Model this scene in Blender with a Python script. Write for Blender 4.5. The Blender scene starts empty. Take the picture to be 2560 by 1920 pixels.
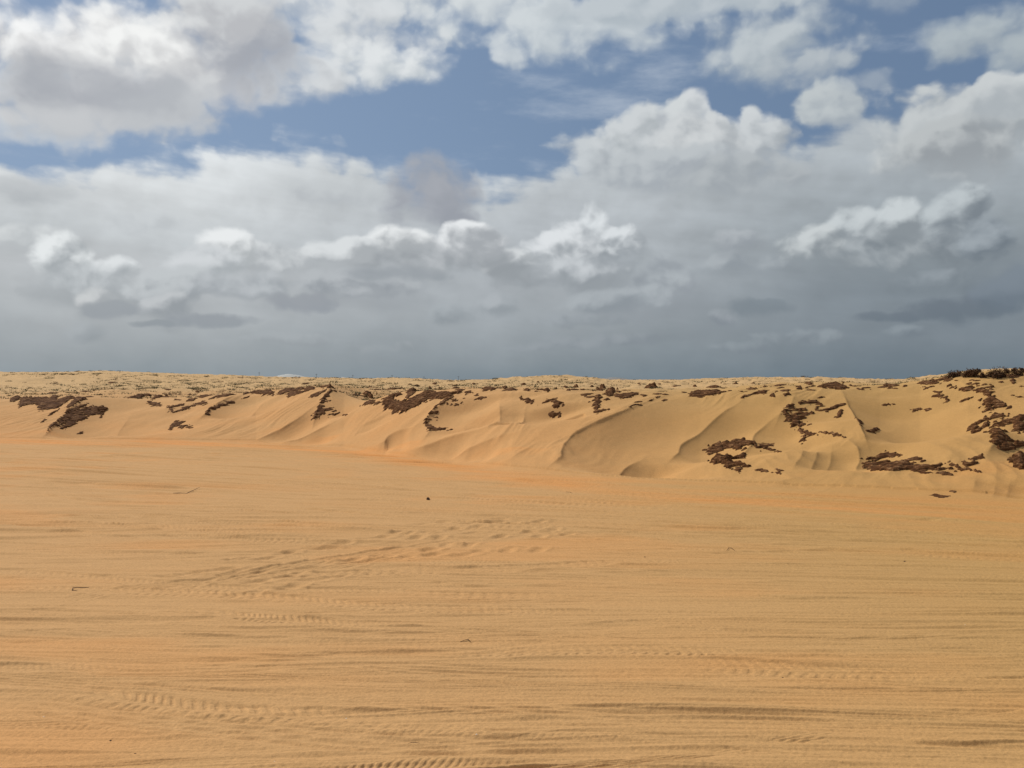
import bpy, math, random
import numpy as np
from math import radians as R

SC = bpy.context.scene
COL = SC.collection

# ---------------------------------------------------------------- camera
EYE = 1.7
F = 2285.0 / 2560.0            # focal length / image width
PITCH = -0.25                  # degrees
cd = bpy.data.cameras.new("camera")
cam = bpy.data.objects.new("camera", cd)
COL.objects.link(cam)
cd.sensor_fit = 'HORIZONTAL'
cd.sensor_width = 36.0
cd.lens = 36.0 * F
cd.clip_start = 0.05
cd.clip_end = 30000.0
cam.location = (0, 0, EYE)
cam.rotation_euler = (R(90 + PITCH), 0, 0)
SC.camera = cam

# ---------------------------------------------------------------- light
SUN_AZ = -56.0                 # degrees from the view axis, negative is left
SUN_EL = 42.0
SUN_DIR = np.array([math.sin(R(SUN_AZ)) * math.cos(R(SUN_EL)),
                    math.cos(R(SUN_AZ)) * math.cos(R(SUN_EL)),
                    math.sin(R(SUN_EL))])
ld = bpy.data.lights.new("sun", 'SUN')
ld.energy = 3.7
ld.angle = R(0.6)
ld.color = (1.0, 0.955, 0.88)
sun = bpy.data.objects.new("sun", ld)
COL.objects.link(sun)
sun.rotation_euler = (R(90 - SUN_EL), 0, R(180 - SUN_AZ))
SC.view_settings.view_transform = 'Standard'
SC.view_settings.look = 'None'
SC.view_settings.exposure = 0.0
SC.view_settings.gamma = 1.0


def lin(c):
    out = []
    for v in c:
        v = v / 255.0
        out.append(v / 12.92 if v <= 0.04045 else ((v + 0.055) / 1.055) ** 2.4)
    return tuple(out)


# ------------------------------------------------- small node-graph helper
class G:
    """Builds math in a node tree; every value is a socket or a number."""
    def __init__(self, nt):
        self.nt = nt

    def node(self, kind, **kw):
        n = self.nt.nodes.new(kind)
        for k, v in kw.items():
            setattr(n, k, v)
        return n

    def put(self, sock, v):
        if isinstance(v, bpy.types.NodeSocket):
            self.nt.links.new(v, sock)
        elif v is not None:
            sock.default_value = v

    def m(self, op, a, b=None, c=None, clamp=False):
        n = self.node('ShaderNodeMath', operation=op, use_clamp=clamp)
        self.put(n.inputs[0], a)
        if b is not None:
            self.put(n.inputs[1], b)
        if c is not None:
            self.put(n.inputs[2], c)
        return n.outputs[0]

    def vm(self, op, a, b=None, c=None):
        n = self.node('ShaderNodeVectorMath', operation=op)
        self.put(n.inputs[0], a)
        if b is not None:
            self.put(n.inputs[1], b)
        if c is not None:
            self.put(n.inputs[2], c)
        return n.outputs['Value'] if op in ('DOT_PRODUCT', 'LENGTH', 'DISTANCE') else n.outputs[0]

    def step(self, x, a, b, lo=0.0, hi=1.0, kind='SMOOTHSTEP'):
        n = self.node('ShaderNodeMapRange', interpolation_type=kind)
        self.put(n.inputs['Value'], x)
        for k, v in (('From Min', a), ('From Max', b), ('To Min', lo), ('To Max', hi)):
            self.put(n.inputs[k], v)
        return n.outputs[0]

    def xyz(self, x, y, z):
        n = self.node('ShaderNodeCombineXYZ')
        for s, v in zip(n.inputs, (x, y, z)):
            self.put(s, v)
        return n.outputs[0]

    def sep(self, v):
        n = self.node('ShaderNodeSeparateXYZ')
        self.put(n.inputs[0], v)
        return n.outputs

    def noise(self, vec, scale, detail=4.0, rough=0.5, color=False, dist=0.0, dims='2D'):
        n = self.node('ShaderNodeTexNoise', noise_dimensions=dims)
        self.put(n.inputs['Vector'], vec)
        n.inputs['Scale'].default_value = scale
        n.inputs['Detail'].default_value = detail
        n.inputs['Roughness'].default_value = rough
        n.inputs['Distortion'].default_value = dist
        return n.outputs['Color'] if color else n.outputs['Fac']

    def voro(self, vec, scale, detail=2.0, rough=0.5, smooth=0.6):
        n = self.node('ShaderNodeTexVoronoi', feature='SMOOTH_F1', voronoi_dimensions='2D')
        self.put(n.inputs['Vector'], vec)
        n.inputs['Scale'].default_value = scale
        n.inputs['Detail'].default_value = detail
        n.inputs['Roughness'].default_value = rough
        n.inputs['Smoothness'].default_value = smooth
        return n.outputs['Distance']

    def mix(self, f, a, b):
        n = self.node('ShaderNodeMix', data_type='RGBA')
        self.put(n.inputs[0], f)
        for i, v in ((6, a), (7, b)):
            if not isinstance(v, bpy.types.NodeSocket):
                v = tuple(v) + (1.0,) if len(v) == 3 else v
            self.put(n.inputs[i], v)
        return n.outputs[2]

    def ramp(self, f, pts, kind='LINEAR'):
        n = self.node('ShaderNodeValToRGB')
        r = n.color_ramp
        r.interpolation = kind
        while len(r.elements) > 1:
            r.elements.remove(r.elements[-1])
        r.elements[0].position = pts[0][0]
        r.elements[0].color = tuple(pts[0][1]) + (1.0,)
        for p, c in pts[1:]:
            e = r.elements.new(p)
            e.color = tuple(c) + (1.0,)
        self.put(n.inputs[0], f)
        return n.outputs[0]

    def curve(self, f, pts):
        n = self.node('ShaderNodeFloatCurve')
        c = n.mapping.curves[0]
        c.points[0].location = pts[0]
        c.points[1].location = pts[-1]
        for p in pts[1:-1]:
            c.points.new(*p)
        n.mapping.update()
        self.put(n.inputs['Value'], f)
        return n.outputs[0]


# ---------------------------------------------------------------- sky
# The sky is a Nishita sky with layers of cloud placed by compass bearing and
# height above the horizon.  ang() reads a bearing off a photo position once.
def ang(X, Y):
    a = math.atan((X - 1280.0) / 2285.0)
    e = math.atan((950.0 - Y) / 2285.0 * math.cos(a))
    return a, e


def build_sky():
    w = bpy.data.worlds.new("World")
    SC.world = w
    w.use_nodes = True
    w.cycles.sampling_method = 'MANUAL'
    w.cycles.sample_map_resolution = 1024
    nt = w.node_tree
    for n in list(nt.nodes):
        nt.nodes.remove(n)
    g = G(nt)
    K = 10.0                                   # 1 / background strength
    out = g.node('ShaderNodeOutputWorld')

    def col(c, k=1.0):
        return tuple(v * K * k for v in lin(c))

    sky = g.node('ShaderNodeTexSky', sky_type='NISHITA')
    sky.sun_disc = False
    sky.sun_elevation = R(SUN_EL)
    sky.sun_rotation = R(SUN_AZ)
    sky.air_density = 1.0
    sky.dust_density = 0.6
    sky.ozone_density = 2.0
    sky.altitude = 0.0

    d = g.node('ShaderNodeTexCoord').outputs['Generated']
    x, y, z = g.sep(d)
    a = g.m('ARCTAN2', x, y)
    h = g.m('SQRT', g.m('ADD', g.m('MULTIPLY', x, x), g.m('MULTIPLY', y, y)))
    e = g.m('ARCTAN2', z, h)

    # the cloud-noise domain: slightly squeezed towards the horizon
    p0 = g.xyz(a, g.m('MULTIPLY', e, 1.25), 0.0)
    wv = g.noise(p0, 9.0, 5.0, 0.55, color=True)
    wv = g.vm('SUBTRACT', wv, (0.5, 0.5, 0.5))
    p = g.vm('MULTIPLY_ADD', wv, (0.034, 0.024, 0.0), p0)
    wv2 = g.noise(p0, 40.0, 3.0, 0.5, color=True)
    wv2 = g.vm('SUBTRACT', wv2, (0.5, 0.5, 0.5))
    p = g.vm('MULTIPLY_ADD', wv2, (0.007, 0.006, 0.0), p)
    px_, py_, _ = g.sep(p)
    ex = px_
    ey = g.m('DIVIDE', py_, 1.25)

    def puff(v):
        n1 = g.voro(v, 30.0, 2.0, 0.45, 0.9)           # cauliflower heads
        n2 = g.noise(v, 16.0, 6.0, 0.50)
        n1 = g.m('SUBTRACT', 0.44, n1)
        return g.m('ADD', g.m('MULTIPLY', n1, 0.70), g.m('MULTIPLY', g.m('SUBTRACT', n2, 0.5), 1.75))

    N0 = puff(p)
    N1 = puff(g.vm('ADD', p, (-0.009, 0.014, 0.0)))      # a step towards the sun
    rel = g.m('SUBTRACT', N0, N1)                        # >0 on the lit side
    big = g.m('SUBTRACT', g.noise(p0, 5.0, 4.0, 0.5), 0.5)
    stre = g.noise(g.xyz(g.m('MULTIPLY', a, 5.0), g.m('MULTIPLY', g.m('ADD', e, g.m('MULTIPLY', a, 0.10)), 26.0), 3.3), 1.5, 5.0, 0.5)
    stre = g.m('SUBTRACT', stre, 0.5)

    # ---- base blue: Nishita, deepened a little where the photo is deeper
    right = g.step(a, -0.45, 0.5)
    blue = g.mix(0.80, sky.outputs[0], g.mix(right, col((128, 149, 177)), col((103, 124, 152))))
    # faint cirrus over the blue
    ci = g.step(g.m('ADD', g.noise(g.vm('ADD', g.vm('MULTIPLY', p0, (0.6, 1.6, 1.0)), (7.3, 2.1, 0.0)), 7.0, 6.0, 0.60), g.m('MULTIPLY', stre, 0.3)), 0.50, 0.85)
    c = g.mix(g.m('MULTIPLY', ci, 0.6), blue, col((190, 200, 212)))

    # ---- generic broken cover above and beside the picture
    gen = g.noise(p0, 3.2, 7.0, 0.56)
    gen = g.step(gen, 0.47, 0.60)
    off = g.m('MAXIMUM', g.step(e, 0.41, 0.50), g.step(g.m('ABSOLUTE', a), 0.56, 0.70))
    gcol = g.mix(g.step(big, -0.25, 0.25),
                 col((176, 180, 186)), col((222, 226, 229)))
    c = g.mix(g.m('MULTIPLY', gen, off), c, gcol)

    def ea(Y):
        return math.atan((950.0 - Y) / 2285.0)

    # ---- lobe(): one heap of cloud (a node group, one instance per heap)
    ng = bpy.data.node_groups.new("cloud_heap", 'ShaderNodeTree')
    names = ['Under', 'EX', 'EY', 'N0', 'Rel', 'CA', 'CE', 'IRX', 'IRT', 'IRB', 'SV', 'Top', 'Base', 'Amp', 'Soft', 'Op', 'Sh', 'Lean']
    for nme in names:
        ng.interface.new_socket(nme, in_out='INPUT', socket_type='NodeSocketColor' if nme in ('Under', 'Top', 'Base') else 'NodeSocketFloat')
    ng.interface.new_socket('Out', in_out='OUTPUT', socket_type='NodeSocketColor')
    q = G(ng)
    gi = q.node('NodeGroupInput').outputs
    go = q.node('NodeGroupOutput')
    qx = q.m('MULTIPLY', q.m('SUBTRACT', gi['EX'], gi['CA']), gi['IRX'])
    dy = q.m('SUBTRACT', gi['EY'], gi['CE'])
    qy = q.m('MAXIMUM', q.m('MULTIPLY', dy, gi['IRT']), q.m('MULTIPLY', dy, gi['IRB']))
    f = q.m('MULTIPLY_ADD', qx, qx, q.m('MULTIPLY', qy, qy))
    f = q.m('SUBTRACT', 1.06, f)
    f = q.m('MULTIPLY_ADD', gi['N0'], gi['Amp'], f)
    al = q.m('MULTIPLY', q.step(f, -0.02, gi['Soft']), gi['Op'])
    low_ = q.m('MULTIPLY_ADD', gi['N0'], -0.5, q.m('MULTIPLY', dy, gi['IRB']))
    al = q.m('MULTIPLY', al, q.step(low_, 1.30, 0.25, 0.0, 1.0))       # bases melt into the sheet
    t = q.m('MULTIPLY', dy, gi['SV'])
    t = q.m('SUBTRACT', t, q.m('MULTIPLY', qx, gi['Lean']))
    t2 = q.m('MULTIPLY_ADD', gi['Rel'], 1.1, q.m('MULTIPLY', gi['N0'], -0.35))
    t = q.m('MULTIPLY_ADD', t2, gi['Sh'], t)
    t = q.step(t, -0.45, 0.52)
    ng.links.new(q.mix(al, gi['Under'], q.mix(t, gi['Base'], gi['Top'])), go.inputs['Out'])
    count = [0]

    def lobe(c, X, Y, rx, rt, rb, top, base, amp=1.0, soft=1.05, op=1.0, sh=1.0, lean=0.25):
        nonlocal ex, ey
        count[0] += 1
        if count[0] % 8 == 0:          # chain the layers so the shader compiler frees its stack as it goes
            ex = g.m('MULTIPLY_ADD', c, 1e-9, ex)
            ey = g.m('MULTIPLY_ADD', c, 1e-9, ey)
        ca, ce = ang(X, Y)
        k = 1.0 / 2285.0
        rt_, rb_ = rt * k * math.cos(ca), rb * k * math.cos(ca)
        n = g.node('ShaderNodeGroup')
        n.node_tree = ng
        vals = dict(Under=c, EX=ex, EY=ey, N0=N0, Rel=rel, CA=ca, CE=ce, IRX=1.0 / (rx * k * math.cos(ca) ** 2),
                    IRT=1.0 / rt_, IRB=-1.0 / rb_, SV=0.55 / (0.5 * (rt_ + rb_)), Top=col(top) + (1.0,), Base=col(base) + (1.0,),
                    Amp=amp, Soft=soft, Op=op, Sh=sh, Lean=lean)
        for kk, v in vals.items():
            g.put(n.inputs[kk], v)
        return n.outputs[0]

    # ---- veil(): a sheet of cloud below a wavy upper edge
    def veil(c, edge, amp, soft, colr, op=1.0):
        pts = []
        for X, Y in edge:
            aa, ee = ang(X, Y)
            pts.append(((aa + 0.7) / 1.4, ee / 0.6))
        pts = [(0.0, pts[0][1])] + pts + [(1.0, pts[-1][1])]
        ed = g.m('MULTIPLY', g.curve(g.m('DIVIDE', g.m('ADD', ex, 0.7), 1.4), pts), 0.6)
        f = g.m('SUBTRACT', ed, ey)
        f = g.m('MULTIPLY_ADD', N0, amp, f)
        f = g.m('MULTIPLY_ADD', stre, amp * 1.6, f)
        al = g.step(f, 0.0, soft)
        if op != 1.0:
            al = g.m('MULTIPLY', al, op)
        return g.mix(al, c, colr)

    er = g.m('DIVIDE', g.m('MULTIPLY_ADD', big, 0.04, ey), 0.35)
    def rp(pts):
        return g.ramp(er, [(max(0.0, ea(Y) / 0.35), col(cc)) for Y, cc in pts])
    vl = rp([(950, (140, 150, 156)), (900, (153, 160, 164)), (800, (176, 181, 184)), (700, (189, 193, 196)),
             (620, (196, 201, 204)), (500, (210, 214, 216)), (380, (220, 224, 226)), (200, (216, 221, 224))])
    vc = rp([(950, (124, 136, 144)), (900, (138, 147, 153)), (800, (156, 163, 168)), (700, (170, 176, 181)),
             (560, (182, 188, 193)), (450, (198, 204, 208)), (300, (200, 206, 211))])
    vr = rp([(950, (104, 118, 128)), (850, (124, 134, 142)), (750, (129, 139, 147)), (600, (148, 157, 163)),
             (470, (164, 172, 178)), (330, (176, 183, 188)), (200, (182, 189, 195))])
    vcol = g.mix(g.step(a, -0.42, 0.02), vl, g.mix(g.step(a, 0.0, 0.44), vc, vr))
    mod = g.m('ADD', g.m('MULTIPLY', stre, 0.30), g.m('MULTIPLY', rel, 0.10))
    mod = g.m('ADD', g.m('MULTIPLY', big, 0.22), mod)
    mod = g.m('MULTIPLY', mod, g.step(e, 0.0, 0.16, 0.35, 1.0))
    mod = g.m('ADD', 1.0, mod)
    mc = g.node('ShaderNodeCombineColor')           # stays a colour: no hidden conversion node
    for i in range(3):
        g.put(mc.inputs[i], mod)
    mm = g.node('ShaderNodeMix', data_type='RGBA', blend_type='MULTIPLY')
    mm.inputs[0].default_value = 1.0
    g.put(mm.inputs[6], vcol)
    g.put(mm.inputs[7], mc.outputs[0])
    vcol = mm.outputs[2]

    items = []
    # upper band of cloud along the top of the view
    for L in ((1000, -30, 700, 80, 90, (212, 217, 220), (198, 204, 208)),
              (1240, 40, 360, 90, 90, (212, 218, 221), (192, 200, 206)),
              (1430, 70, 330, 90, 100, (206, 213, 217), (186, 195, 202)),
              (1265, 140, 60, 36, 36, (204, 211, 216), (186, 195, 203)),
              (1500, 160, 110, 50, 40, (190, 199, 206), (174, 186, 198), 1.2, 0.9, 0.7),
              (1700, 10, 420, 60, 50, (190, 198, 204), (174, 184, 192), 1.0, 0.7),
              (1930, 110, 250, 90, 110, (190, 198, 203), (168, 178, 186)),
              (2040, 160, 130, 60, 70, (180, 188, 194), (164, 174, 183), 1.1, 0.8, 0.85),
              (2470, 80, 200, 70, 95, (176, 186, 192), (158, 169, 178)),
              (2560, 140, 150, 60, 60, (172, 182, 188), (156, 167, 176)),
              (2230, -10, 200, 30, 40, (160, 172, 184), (150, 162, 176), 1.2, 0.9, 0.6)):
        items.append((lobe, L))
    # big pair of cumulus, upper left
    for L in ((820, 60, 340, 110, 120, (216, 220, 223), (198, 203, 207)),
              (860, 170, 250, 90, 80, (224, 228, 230), (198, 204, 208)),
              (1010, 180, 170, 70, 55, (224, 228, 230), (196, 203, 208)),
              (700, 190, 240, 110, 90, (214, 218, 221), (196, 200, 204)),
              (540, 190, 170, 110, 110, (196, 198, 202), (192, 194, 198), 0.9, 0.9, 0.8),
              (610, 130, 220, 150, 120, (174, 178, 185), (164, 168, 176), 0.7, 0.8, 0.95),
              (540, 30, 190, 80, 80, (208, 211, 213), (186, 188, 192), 1.0, 0.8),
              (120, 330, 360, 60, 50, (206, 212, 217), (198, 205, 212), 1.2, 1.0, 0.75),
              (420, 150, 160, 160, 160, (220, 222, 223), (188, 188, 191)),
              (280, 190, 330, 190, 170, (210, 212, 214), (190, 193, 197), 0.5, 1.0),
              (120, 200, 330, 170, 190, (214, 216, 217), (186, 189, 193)),
              (90, 90, 190, 110, 110, (246, 247, 247), (206, 206, 207)),
              (250, 70, 170, 80, 90, (240, 241, 241), (204, 203, 204)),
              (330, 125, 190, 130, 95, (244, 245, 244), (212, 213, 214), 0.8),
              (260, 255, 330, 110, 130, (180, 183, 189), (187, 190, 194), 0.9, 1.0, 0.9, 0.9),
              (120, 190, 130, 80, 90, (167, 171, 178), (167, 171, 178), 1.0, 1.2, 0.8, 0.7),
              (330, 240, 150, 60, 70, (169, 173, 180), (167, 171, 178), 1.1, 1.2, 0.8, 0.7),
              (170, 300, 230, 40, 40, (206, 208, 210), (200, 203, 206), 1.2, 1.1, 0.6),
              (510, 240, 60, 60, 70, (208, 211, 213), (198, 202, 206), 1.2, 1.1, 0.7),
              (420, 300, 170, 100, 90, (182, 186, 191), (192, 196, 200), 1.1, 1.0, 0.75, 0.9)):
        items.append((lobe, L))

    # the overcast sheet that fills the lower two thirds
    items.append((veil, ([(-300, 340), (0, 365), (330, 375), (620, 335), (860, 350), (1000, 405), (1160, 430), (1290, 420),
                 (1420, 372), (1600, 300), (1760, 300), (2000, 320), (2120, 250), (2400, 205), (2560, 195), (2900, 180)],
             0.030, 0.030, vcol)))

    # heaps along the right
    for L in ((2080, 275, 105, 80, 70, (190, 197, 200), (164, 173, 181)),
              (2170, 210, 100, 40, 40, (168, 178, 188), (150, 162, 176), 1.2, 0.9, 0.6),
              (2420, 330, 300, 120, 140, (194, 199, 201), (158, 165, 170)),
              (2500, 240, 140, 55, 70, (200, 205, 207), (172, 179, 184)),
              (2330, 270, 140, 70, 80, (196, 201, 203), (170, 177, 182)),
              (2390, 350, 200, 60, 90, (186, 191, 193), (152, 158, 163), 0.8, 0.8),
              (1560, 385, 230, 80, 90, (198, 204, 208), (168, 175, 181)),
              (1640, 330, 190, 80, 90, (204, 209, 212), (168, 175, 180)),
              (1735, 268, 52, 58, 60, (210, 214, 217), (184, 190, 195), 0.6),
              (1690, 290, 70, 50, 70, (208, 213, 215), (178, 184, 190), 0.7),
              (1890, 300, 36, 44, 60, (206, 211, 214), (180, 187, 192), 0.6),
              (1870, 350, 150, 75, 80, (202, 207, 210), (164, 171, 177)),
              (1740, 350, 150, 70, 70, (206, 210, 212), (170, 176, 181)),
              (1650, 420, 240, 60, 70, (188, 194, 198), (164, 171, 178), 0.9, 0.8),
              (1850, 440, 200, 55, 60, (178, 184, 188), (158, 165, 171), 0.9, 0.8)):
        items.append((lobe, L if len(L) > 8 else L[:7] + ((L[7] if len(L) > 7 else 0.95), 0.62)))
    # heaps in the middle of the sheet, far ones first
    for L in ((1080, 470, 140, 90, 150, (166, 170, 178), (152, 157, 166), 0.7, 0.8, 1.0, 0.6),
              (90, 480, 118, 44, 51, (190, 194, 197), (174, 179, 183), 0.9, 0.9, 0.8, 0.6),
              (820, 490, 194, 44, 34, (192, 197, 200), (176, 181, 186), 1.1, 0.9, 0.6),
              (420, 560, 280, 33, 34, (201, 206, 209), (182, 187, 191), 1.1, 0.9, 0.6),
              (60, 590, 151, 33, 34, (217, 221, 222), (186, 191, 194), 1.1, 0.8, 0.7),
              (2250, 610, 216, 88, 80, (185, 192, 196), (127, 136, 143)),
              (2130, 560, 75, 60, 80, (199, 206, 209), (143, 151, 157), 0.7),
              (2050, 610, 102, 55, 51, (200, 206, 208), (138, 146, 152)),
              (2260, 540, 81, 66, 103, (200, 207, 210), (138, 146, 152), 0.75),
              (2390, 530, 91, 71, 103, (189, 197, 201), (124, 133, 141), 0.8),
              (2470, 590, 86, 66, 103, (158, 167, 174), (115, 125, 134)),
              (2330, 690, 118, 33, 34, (149, 158, 165), (118, 128, 136), 1.0, 0.8, 0.8),
              (1640, 700, 118, 77, 69, (172, 179, 184), (147, 154, 161), 0.8),
              (1840, 660, 140, 37, 29, (171, 178, 183), (143, 151, 158), 1.0, 0.8, 0.8),
              (1850, 595, 75, 28, 34, (177, 183, 188), (149, 156, 163), 1.0, 0.8, 0.8),
              (1450, 610, 162, 77, 92, (223, 227, 230), (147, 154, 160)),
              (1478, 545, 51, 48, 69, (222, 227, 230), (169, 175, 180), 0.6),
              (1555, 600, 75, 48, 69, (217, 222, 225), (150, 157, 163), 0.8),
              (1380, 620, 86, 55, 69, (221, 225, 228), (163, 169, 174), 0.8),
              (1270, 665, 86, 49, 46, (217, 221, 223), (150, 156, 161), 0.9),
              (1420, 670, 162, 44, 41, (198, 203, 207), (146, 153, 159), 0.9, 0.8),
              (1060, 640, 226, 55, 63, (193, 197, 201), (153, 159, 164)),
              (1170, 595, 108, 44, 57, (229, 232, 234), (164, 169, 174), 0.8),
              (1010, 600, 97, 46, 55, (231, 234, 235), (166, 171, 175), 0.8),
              (860, 625, 118, 39, 46, (217, 221, 223), (170, 175, 179), 0.9),
              (660, 640, 140, 44, 57, (211, 215, 217), (171, 176, 180), 0.9),
              (560, 615, 86, 60, 74, (233, 236, 237), (175, 180, 183), 0.75),
              (500, 660, 118, 49, 51, (209, 213, 216), (169, 175, 179), 0.9),
              (150, 640, 108, 60, 80, (229, 233, 234), (164, 170, 174), 0.75),
              (290, 670, 75, 39, 57, (221, 225, 227), (165, 171, 175), 0.8),
              (230, 700, 162, 44, 46, (196, 201, 204), (162, 168, 172), 0.9, 0.8),
              (430, 720, 129, 66, 63, (193, 198, 201), (155, 161, 166), 0.8),
              (620, 725, 162, 49, 46, (187, 192, 196), (159, 165, 170), 0.9),
              (900, 715, 172, 49, 46, (181, 186, 190), (150, 156, 162), 0.9),
              (245, 745, 70, 34, 40, (206, 209, 210), (164, 169, 173), 1.1, 1.1, 0.85),
              (430, 770, 75, 44, 41, (191, 195, 198), (151, 157, 162), 0.8)):
        if sum(L[5]) - sum(L[6]) > 60:                     # a shaded body under each sunlit top
            sh_ = tuple(v - 8 for v in L[6])
            items.append((lobe, (L[0] + 10, L[1] + 0.75 * L[4], L[2] * 1.25, L[4] * 0.9, L[4] * 1.1, sh_, sh_, 0.9, 1.1, 0.38, 0.5)))
        items.append((lobe, L if len(L) > 8 else L[:7] + ((L[7] if len(L) > 7 else 0.95), 0.62)))
    # dark bases and small low puffs near the horizon
    for L in ((290, 775, 102, 26, 29, (156, 162, 167), (152, 158, 164), 0.9, 0.7, 0.85, 0.5),
              (520, 800, 140, 28, 27, (150, 156, 162), (148, 155, 161), 0.9, 0.7, 0.9, 0.5),
              (390, 812, 75, 13, 13, (148, 155, 160), (146, 153, 159), 0.9, 0.7, 0.9, 0.5),
              (740, 762, 151, 30, 29, (154, 159, 165), (150, 156, 163), 0.9, 0.7, 0.9, 0.5),
              (210, 830, 75, 37, 32, (165, 171, 175), (146, 153, 158), 0.9, 0.7, 0.8, 0.6),
              (1000, 690, 162, 28, 27, (154, 160, 166), (150, 157, 163), 0.9, 0.8, 0.8, 0.5),
              (1160, 790, 97, 39, 39, (162, 169, 174), (137, 145, 151), 0.9, 0.7, 0.7),
              (1250, 765, 75, 37, 34, (169, 175, 180), (141, 149, 155), 0.9, 0.7, 0.7),
              (1500, 755, 118, 37, 34, (167, 174, 179), (139, 147, 154), 0.9, 0.7, 0.8),
              (1620, 740, 64, 33, 34, (169, 176, 181), (141, 149, 156), 0.9, 0.7, 0.8),
              (1420, 800, 162, 33, 27, (153, 160, 166), (134, 142, 149), 1.0, 0.8, 0.7),
              (1900, 775, 97, 26, 25, (128, 138, 146), (124, 134, 142), 1.0, 0.8, 0.8),
              (1810, 800, 43, 28, 23, (153, 160, 166), (131, 139, 147), 0.9, 0.7, 0.8),
              (2000, 845, 172, 26, 23, (145, 154, 160), (123, 132, 140), 1.0, 0.8, 0.7),
              (1850, 865, 118, 19, 18, (143, 152, 158), (124, 133, 141), 1.0, 0.8, 0.7),
              (1500, 850, 216, 24, 23, (147, 154, 160), (128, 136, 144), 1.0, 0.8, 0.6),
              (1340, 870, 64, 19, 16, (149, 156, 162), (130, 138, 145), 1.0, 0.8, 0.6),
              (2270, 830, 75, 24, 20, (139, 149, 156), (117, 127, 136), 0.9, 0.8, 0.7),
              (2380, 775, 205, 44, 39, (110, 120, 130), (106, 117, 127), 0.9, 0.9, 0.9, 0.5),
              (2230, 790, 129, 17, 18, (112, 122, 132), (108, 119, 129), 1.0, 0.9, 0.8, 0.5),
              (2540, 720, 118, 77, 92, (120, 131, 142), (104, 116, 128), 0.9, 0.9, 0.8, 0.5),
              (960, 870, 97, 19, 16, (159, 165, 169), (140, 147, 152), 1.0, 0.8, 0.6),
              (720, 850, 140, 24, 20, (164, 170, 174), (148, 154, 159), 1.0, 0.8, 0.5)):
        if sum(L[5]) - sum(L[6]) > 18:                     # the sunlit ones stand out a little
            L = L[:5] + (tuple(v + 5 for v in L[5]), L[6], L[7], 0.9, L[9]) + L[10:]
        items.append((lobe, L))

    # ---- leaves of a binary tree over bearing and height: each evaluates only its own heaps
    def bgnode(colr):
        n = g.node('ShaderNodeBackground')
        n.inputs['Strength'].default_value = 1.0 / K
        g.put(n.inputs['Color'], colr)
        return n.outputs[0]

    nleaf = [0]

    def leaf(a0, a1, e0, e1):
        nonlocal ex, ey
        keep = ex, ey
        nleaf[0] += 1
        ex = g.m('ADD', ex, nleaf[0] * 2e-7)    # keeps the compiler from sharing work between leaves
        ey = g.m('ADD', ey, nleaf[0] * 2e-7)
        count[0] = 0
        cc = c
        for fn, L in items:
            if fn is lobe:
                ca, ce = ang(L[0], L[1])
                ra = 1.3 * L[2] / 2285.0 + 0.022
                if ca + ra < a0 or ca - ra > a1:
                    continue
                if ce + 1.3 * L[3] / 2285.0 + 0.02 < e0 or ce - 1.3 * L[4] / 2285.0 - 0.02 > e1:
                    continue
            cc = fn(cc, *L)
        ex, ey = keep
        return bgnode(cc)

    def split(a0, a1, e0, e1, n):
        if n == 0:
            return leaf(a0, a1, e0, e1)
        ms = g.node('ShaderNodeMixShader')
        if n in (1, 3):
            md = 0.5 * (e0 + e1) if n == 1 else 0.085
            s0, s1 = split(a0, a1, e0, md, n - 1), split(a0, a1, md, e1, n - 1)
            g.put(ms.inputs[0], g.m('GREATER_THAN', e, md))
        else:
            md = 0.5 * (a0 + a1)
            s0, s1 = split(a0, md, e0, e1, n - 1), split(md, a1, e0, e1, n - 1)
            g.put(ms.inputs[0], g.m('GREATER_THAN', a, md))
        nt.links.new(s0, ms.inputs[1])
        nt.links.new(s1, ms.inputs[2])
        return ms.outputs[0]

    A1, E1 = 0.66, 0.50
    tree = split(-A1, A1, -0.05, E1, 3)
    inside = g.m('MULTIPLY', g.m('LESS_THAN', g.m('ABSOLUTE', a), A1), g.m('MULTIPLY', g.m('LESS_THAN', e, E1), g.m('GREATER_THAN', e, -0.05)))
    low = g.mix(g.step(e, 0.02, 0.30), col((134, 145, 153)), gcol)          # everywhere else: broken cloud, grey low down
    rest = g.mix(g.m('MAXIMUM', gen, g.step(e, 0.36, 0.12)), blue, low)
    top = g.node('ShaderNodeMixShader')
    g.put(top.inputs[0], inside)
    nt.links.new(bgnode(rest), top.inputs[1])
    nt.links.new(tree, top.inputs[2])
    nt.links.new(top.outputs[0], out.inputs[0])


build_sky()

# ================================================================ terrain
# ---- gradient noise on numpy arrays
_rs = np.random.RandomState(11)
_perm = np.concatenate([_rs.permutation(256)] * 3).astype(np.int32)
_ga = _rs.rand(256) * 2 * np.pi
_gx, _gy = np.cos(_ga).astype(np.float32), np.sin(_ga).astype(np.float32)


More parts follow.
